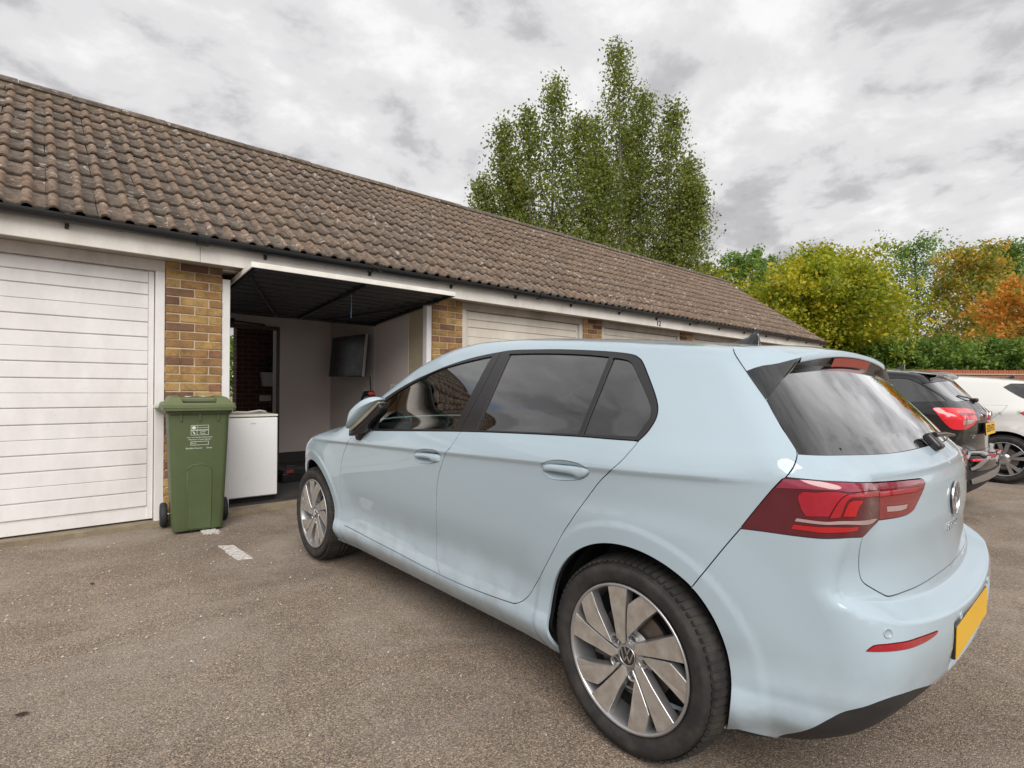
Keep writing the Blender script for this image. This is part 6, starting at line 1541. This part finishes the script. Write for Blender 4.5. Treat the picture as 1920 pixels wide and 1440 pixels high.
    m = Mat('dark_red_brickwork'); w = world_pos(m); mp = m.n('ShaderNodeMapping'); mp.inputs['Rotation'].default_value = (math.pi/2, 0, 0); m.l(w, mp.inputs[0])
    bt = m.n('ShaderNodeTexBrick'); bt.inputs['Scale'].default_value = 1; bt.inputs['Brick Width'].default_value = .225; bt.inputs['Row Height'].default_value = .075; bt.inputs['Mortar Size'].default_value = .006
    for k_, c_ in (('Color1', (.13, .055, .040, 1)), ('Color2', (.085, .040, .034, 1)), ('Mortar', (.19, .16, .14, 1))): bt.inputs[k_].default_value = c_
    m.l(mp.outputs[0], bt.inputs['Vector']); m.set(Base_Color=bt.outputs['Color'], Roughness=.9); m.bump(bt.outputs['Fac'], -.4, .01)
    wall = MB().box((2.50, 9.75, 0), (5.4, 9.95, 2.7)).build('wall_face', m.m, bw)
    MB().box((2.50, 8.9, 2.7), (5.6, 10.0, 2.75)).build('unseen_shade_roof', M_SOFFIT, bw)  # unseen roof added to keep the brick wall below in shade
    pl = thing('planter', 'white wall planter with trailing greenery behind the garage', 'planter', (3.02, 9.62, 1.30))
    MB().prism([(-.16, .12), (.16, .12), (.12, -.12), (-.12, -.12)], -.08, .12, M=Matrix(((1, 0, 0, 0), (0, 0, 1, 0), (0, 1, 0, 0), (0, 0, 0, 1)))).build('pot', M_WH, pl)
    mb = MB()
    for i in range(120):
        c = Vector((random.gauss(0, .10), random.gauss(-.02, .05), .14 + abs(random.gauss(0, .10)))); n_ = Vector((random.gauss(0, 1), random.gauss(0, 1), random.gauss(0, 1))).normalized(); a = n_.orthogonal().normalized()*.03; b_ = n_.cross(a).normalized()*.018
        mb.add([c-a, c+b_, c+a, c-b_], [(0, 1, 2, 3)])
    mb.build('greenery', LEAF['dark'], pl)
    pk = tag(MB().box((2.86, 9.735, .93), (3.05, 9.7485, 1.03)).build('wall_plaque', M_WH), 'small pale plaque on the dark wall under the planter', 'plaque')

# ---------------------------------------------------------------- foliage
def leaf_mat(name, stops, trans=.42):
    m = Mat(name); m.t.nodes.remove(m.b)
    at = m.n('ShaderNodeAttribute', attribute_name='tint'); c = m.ramp(at.outputs['Fac'], stops)
    d = m.n('ShaderNodeBsdfPrincipled'); d.inputs['Roughness'].default_value = .55; m.l(c, d.inputs['Base Color'])
    t = m.n('ShaderNodeBsdfTranslucent'); m.l(m.mix(1., c, (1.3, 1.35, .8), 'MULTIPLY'), t.inputs[0])
    mx = m.n('ShaderNodeMixShader'); mx.inputs[0].default_value = trans; m.l(d.outputs[0], mx.inputs[1]); m.l(t.outputs[0], mx.inputs[2]); m.l(mx.outputs[0], m.out.inputs[0]); return m.m
LEAF = dict(
    birch=leaf_mat('birch_leaves', [(0., (.085, .125, .030)), (.45, (.17, .215, .048)), (.8, (.26, .29, .060)), (1., (.34, .30, .075))]),
    yellow=leaf_mat('yellowing_maple_leaves', [(0., (.13, .18, .016)), (.4, (.29, .33, .022)), (.75, (.46, .44, .028)), (1., (.60, .42, .04))]),
    green=leaf_mat('green_leaves', [(0., (.085, .155, .032)), (.5, (.16, .27, .055)), (1., (.27, .37, .075))]),
    dark=leaf_mat('dark_green_leaves', [(0., (.065, .13, .028)), (.5, (.14, .23, .046)), (1., (.25, .34, .07))]),
    orange=leaf_mat('orange_leaves', [(0., (.26, .25, .045)), (.35, (.52, .32, .06)), (.7, (.68, .33, .07)), (1., (.70, .27, .08))]),
    rust=leaf_mat('turning_leaves', [(0., (.14, .20, .04)), (.4, (.30, .30, .05)), (.75, (.54, .36, .065)), (1., (.64, .34, .08))]))
M_BARK = simple('grey_brown_bark', (.075, .058, .045), .9, var=.4, vscale=12, bump=.5, bscale=40)
M_BIRCHBARK = simple('birch_bark', (.20, .18, .16), .85, var=.6, vscale=9, bump=.4, bscale=40)
def make_tree(name, label, loc, H, base, R_, leaf, n_br, n_tw, n_lf, size, seed, up=.6, droop=.0, shape='round', bark=None, leaders=1, clump=.16, spread=1., group=None, tilt=0., tops=None):
    rng = np.random.default_rng(seed)
    tr = thing(name, label, 'tree', loc, 0, group)
    mb = MB(); LP = []; LT = []
    def wid(s_):
        if shape == 'cone': return (1 - s_)**.8*(.35 + .65*min(1, s_*4+.3))
        if shape == 'birch': return .07 + .93*(1 - s_)**.92*min(1, .55 + 1.6*s_)
        return max(.12, math.sqrt(max(0, 1 - (2*s_-.85)**2/1.5)))
    if tops: leaders = len(tops)
    for L in range(leaders):
        a0 = 2*math.pi*L/max(1, leaders) + rng.uniform(0, 1); off = (0 if leaders == 1 else R_*(.42 if leaders < 5 else (0 if L == 0 else rng.uniform(.35, .75))))
        HL = H*(1 if L == 0 else rng.uniform(.55, .86))
        top = np.array([off*math.cos(a0)*1.2 + tilt*HL, off*math.sin(a0)*1.2, HL*.985])
        if tops:
            q_ = _r*tops[L][0] + Vector((-_r.y, _r.x, 0))*tops[L][1]; HL = tops[L][2]; top = np.array([q_.x, q_.y, HL*.985])
        n = 9; pts = []
        for i in range(n):
            s_ = i/(n-1); p = np.array([top[0]*s_**(.8 if not tops else .45), top[1]*s_**(.8 if not tops else .45), top[2]*s_]) + rng.normal(0, .018*H*.3, 3)*(0 < i < n-1)*np.array([1, 1, 0]); pts.append(p)
        r0 = .017*H/(leaders**.4)
        mb.tube([tuple(p) for p in pts], [r0*(1-.93*i/(n-1))+.006 for i in range(n)], 7)
        pts = np.array(pts); zs = pts[:, 2]
        for b in range(n_br//leaders):
            s_ = (b+.5)/(n_br//leaders); s_ = s_**.85
            z = base + (HL-base)*s_*.97
            o = np.array([np.interp(z, zs, pts[:, 0]), np.interp(z, zs, pts[:, 1]), z])
            a = b*2.39996 + rng.uniform(-.5, .5); ln = R_*wid(s_)*rng.uniform(.7, 1.12)*spread/(leaders**(.30 if leaders < 5 else .08))
            el = up*(1-.25*s_) + rng.uniform(-.15, .2)
            d = np.array([math.cos(a)*math.cos(el), math.sin(a)*math.cos(el), math.sin(el)])
            k = 6; bp = []
            for i in range(k):
                u_ = i/(k-1); bp.append(o + d*ln*u_ + np.array([0, 0, -droop*ln*u_**2]) + rng.normal(0, .03*ln, 3)*u_)
            bp = np.array(bp)
            mb.tube([tuple(p) for p in bp], [max(.004, r0*.30*(1-s_*.7)*(1-.9*i/(k-1))) for i in range(k)], 4, cap=False)
            for t_ in range(n_tw):
                u_ = .18 + .82*((t_+rng.uniform(0, 1))/n_tw)
                q = np.array([np.interp(u_*(k-1), range(k), bp[:, j]) for j in range(3)])
                td = d*.45 + rng.normal(0, .55, 3); td[2] -= droop*1.1; td /= np.linalg.norm(td)
                tl = ln*.30*rng.uniform(.5, 1.2)+.12
                e = q + td*tl + np.array([0, 0, -droop*.35*tl])
                m = int(n_lf*rng.uniform(.6, 1.3)); w_ = rng.uniform(0, 1, m)**.8
                c = q[None] + (e-q)[None]*w_[:, None] + rng.normal(0, clump*.5*(.4+.6*R_/3), (m, 3))
                LP.append(c); LT.append(np.clip(rng.uniform(.15, .85) + rng.normal(0, .16, m), 0, 1))
    tk = mb.build('trunk', bark or M_BARK, tr)
    c = np.vstack(LP); t = np.concatenate(LT); keep = c[:, 2] > .15; c = c[keep]; t = t[keep]; N = len(c)
    nrm = rng.normal(0, 1, (N, 3)); nrm[:, 2] += .5; nrm /= np.linalg.norm(nrm, axis=1, keepdims=True)
    ref = rng.normal(0, 1, (N, 3)); a = np.cross(nrm, ref); a /= np.linalg.norm(a, axis=1, keepdims=True); b = np.cross(nrm, a)
    sz = size*rng.uniform(.6, 1.35, (N, 1))
    V = np.stack([c - a*sz*.55, c + b*sz*.33 + nrm*sz*.08, c + a*sz*.55, c - b*sz*.33 + nrm*sz*.08], 1).reshape(-1, 3)
    me = bpy.data.meshes.new('crown'); me.vertices.add(4*N); me.vertices.foreach_set('co', V.ravel())
    me.loops.add(4*N); me.loops.foreach_set('vertex_index', np.arange(4*N)); me.polygons.add(N); me.polygons.foreach_set('loop_start', np.arange(N)*4); me.polygons.foreach_set('loop_total', np.full(N, 4)); me.update()
    me.attributes.new('tint', 'FLOAT', 'POINT').data.foreach_set('value', np.repeat(t, 4))
    link('crown', me, tr, LEAF[leaf]); return N
def at_px(x, Z):
    """ground point at depth Z along the viewing direction through column x of a 1920-wide frame"""
    r_ = (x-960)/1015.4*Z; return (_f.x*Z + _r.x*r_, _f.y*Z + _r.y*r_, 0)
def build_plants():
    tot = 0
    tot += make_tree('birch_tree', 'tall birch with several pointed tips, left of the pair behind the garage roof', (12.55, 12.9, 0), 11.7, 3.2, 2.35, 'birch', 216, 12, 19, .10, 3, up=.95, droop=.55, shape='birch', bark=M_BIRCHBARK, clump=.42, tops=[(.45, 0, 11.6), (-1.25, .5, 10.4), (-.45, -.6, 10.3), (-2.0, 0, 8.2), (1.35, .4, 10.6), (-.9, 1., 9.0), (2.1, 1.2, 9.6)])
    tot += make_tree('birch_tree', 'tallest birch with airy crown, right of the pair behind the garage roof', (16.35, 12.1, 0), 14.2, 3.4, 2.45, 'birch', 287, 12, 17, .10, 5, up=.85, droop=.5, shape='birch', bark=M_BIRCHBARK, clump=.44, tops=[(-.5, 0, 14.1), (.55, .5, 12.6), (1.5, -.4, 11.6), (2.3, .3, 9.9), (-1.4, -.5, 11.0), (.1, 1.1, 11.5), (2.0, -1., 8.6)])
    tot += make_tree('maple_tree', 'broad yellow-green tree beyond the end of the garages', at_px(1540, 22), 7.1, .5, 4.1, 'yellow', 110, 14, 52, .135, 8, up=.35, droop=.12, clump=.34, leaders=2)
    tot += make_tree('leafy_tree', 'mid green tree showing just above the end of the roof', at_px(1398, 32), 9.2, 1., 2.6, 'green', 50, 9, 34, .16, 9, up=.5, clump=.3)
    tot += make_tree('leafy_tree', 'small lime green tree touching the roof edge beside the birch', at_px(1318, 27), 7.3, 1., 1.5, 'yellow', 34, 8, 26, .15, 19, up=.5, clump=.3)
    tot += make_tree('leafy_tree', 'thin sparse green tree between the yellow tree and the orange tree', at_px(1715, 33), 10.2, 1.2, 3.4, 'green', 60, 8, 20, .15, 10, up=.6, clump=.35)
    tot += make_tree('leafy_tree', 'orange and green tree above the brick wall', at_px(1822, 26), 7.9, .8, 2.4, 'rust', 60, 9, 27, .145, 12, up=.55, clump=.3)
    tot += make_tree('leafy_tree', 'tall bright green tree behind the orange trees', at_px(1890, 37), 11.2, 1.5, 3.2, 'green', 60, 9, 30, .18, 13, up=.5, clump=.35)
    tot += make_tree('leafy_tree', 'low orange-red tree at the right edge of the photo', at_px(1925, 21.5), 5.6, .5, 2.0, 'orange', 50, 9, 30, .135, 14, up=.4, clump=.28)
    tot += make_tree('leafy_tree', 'dark green tree behind the camera, mirrored in the rear window of the blue hatchback', (11.5, -7.5, 0), 8.0, 1., 2.4, 'dark', 60, 9, 18, .2, 15, up=.5, clump=.3)
    for i, (x, Z, h_, r_, lf, lb) in enumerate([(1470, 21, 2.6, 1.3, 'green', 'dark undergrowth shrub at the foot of the yellow tree, by the garage end'), (1600, 19.5, 2.3, 1.4, 'dark', 'deep green shrub under the yellow tree, over the hatchback roof'), (1668, 18.6, 2.7, 1.3, 'green', 'fresh green shrub rising behind the left end of the brick wall'), (1735, 18.2, 2.75, 1.3, 'dark', 'dark green shrub behind the wall over the black car'), (1800, 18.4, 2.6, 1.3, 'green', 'bright shrub behind the wall over the white car roof'), (1865, 18.0, 2.7, 1.3, 'dark', 'dark shrub behind the wall beside the orange tree'), (1935, 18.2, 2.6, 1.3, 'green', 'green shrub behind the wall at the right edge')]):
        tot += make_tree('shrub', lb, at_px(x, Z), h_, .25, r_, lf, 44, 8, 24, .11, 40+i, up=.5, clump=.26, group='shrubs behind the brick wall')
    make_tree('shrub', 'sunlit garden shrub glimpsed through the back doorway of the garage', (3.7, 14.6, 0), 2.3, .3, .9, 'green', 30, 7, 14, .11, 61, up=.5, clump=.25)
    # far green backdrop: a wood that reads as one mass
    rng = np.random.default_rng(77); P = []
    for x in np.arange(1280, 2100, 9):
        c = np.array(at_px(x, 46 + 4*math.sin(x*.05))); hh = 4.6 + 1.3*math.sin(x*.021) + .8*math.sin(x*.06)
        P.append(c[None] + np.stack([rng.normal(0, .8, 150), rng.normal(0, .8, 150), hh*rng.uniform(0, 1, 150)**.8], 1))
    c = np.vstack(P); N = len(c); n_ = rng.normal(0, 1, (N, 3)); n_ /= np.linalg.norm(n_, axis=1, keepdims=True); a = np.cross(n_, rng.normal(0, 1, (N, 3))); a /= np.linalg.norm(a, axis=1, keepdims=True); b = np.cross(n_, a); s_ = .34*rng.uniform(.6, 1.3, (N, 1))
    V = np.stack([c-a*s_*.6, c+b*s_*.4, c+a*s_*.6, c-b*s_*.4], 1).reshape(-1, 3)
    me = bpy.data.meshes.new('distant_wood'); me.from_pydata(V.tolist(), [], [(4*i, 4*i+1, 4*i+2, 4*i+3) for i in range(N)]); me.update()
    me.attributes.new('tint', 'FLOAT', 'POINT').data.foreach_set('value', np.repeat(rng.uniform(0, 1, N), 4))
    stuff(link('distant_wood', me, None, LEAF['dark']))
def build_boundary():
    m = Mat('red_brick_wall'); w = m.coord()
    mp = m.n('ShaderNodeMapping'); mp.inputs['Rotation'].default_value = (math.pi/2, 0, 0); m.l(w, mp.inputs[0])
    bt = m.n('ShaderNodeTexBrick'); bt.inputs['Scale'].default_value = 1; bt.inputs['Brick Width'].default_value = .225; bt.inputs['Row Height'].default_value = .075; bt.inputs['Mortar Size'].default_value = .006
    for k_, c_ in (('Color1', (.34, .115, .065, 1)), ('Color2', (.26, .085, .055, 1)), ('Mortar', (.36, .29, .24, 1))): bt.inputs[k_].default_value = c_
    m.l(mp.outputs[0], bt.inputs['Vector']); m.set(Base_Color=m.mix(m.math('MULTIPLY', m.noise(3, 5, .6, w), .5), bt.outputs['Color'], (.16, .07, .05)), Roughness=.9); m.bump(bt.outputs['Fac'], -.3, .01)
    a = at_px(1560, 16); wl = thing('boundary_wall', 'red brick boundary wall with brick-on-edge coping behind the parked cars', 'wall', a, math.atan2(_r.y, _r.x))
    L = 22
    MB().box((0, 0, -.05), (L, .22, 1.70)).build('wall_face', m.m, wl)
    MB().box((-.02, -.03, 1.70), (L, .25, 1.735)).build('tile_creasing', simple('creasing_tile', (.42, .33, .26), .9, var=.2), wl)
    M_COP = simple('orange_brick', (.36, .115, .06), .9, var=.25, vscale=7)
    cop = MB(); x = 0; first = True
    bmesh_ = MB().box((0, -.012, 1.736), (.066, .232, 1.84)).mesh('coping_brick'); bmesh_.materials.append(M_COP)
    for i in range(292):
        o = bpy.data.objects.new('coping_brick', bmesh_); COL.objects.link(o); o.parent = wl; o.location = (i*.0755, random.gauss(0, .002), random.gauss(0, .002))

# ---------------------------------------------------------------- build everything
build_ground()
build_block()
build_boundary()
build_golf()
other_car('suv_car', 'black compact SUV with large red tail lamps parked beyond the pale blue hatchback', SUV_K, SUV_AT, SUV_CURVES, M_BLACKP, 'suv')
other_car('hatchback_car', 'white hatchback parked farthest right, beyond the black SUV', WHITE_K, WHITE_AT, WHITE_CURVES, M_WHITEP, 'white')
build_bin()
build_contents()
build_plants()
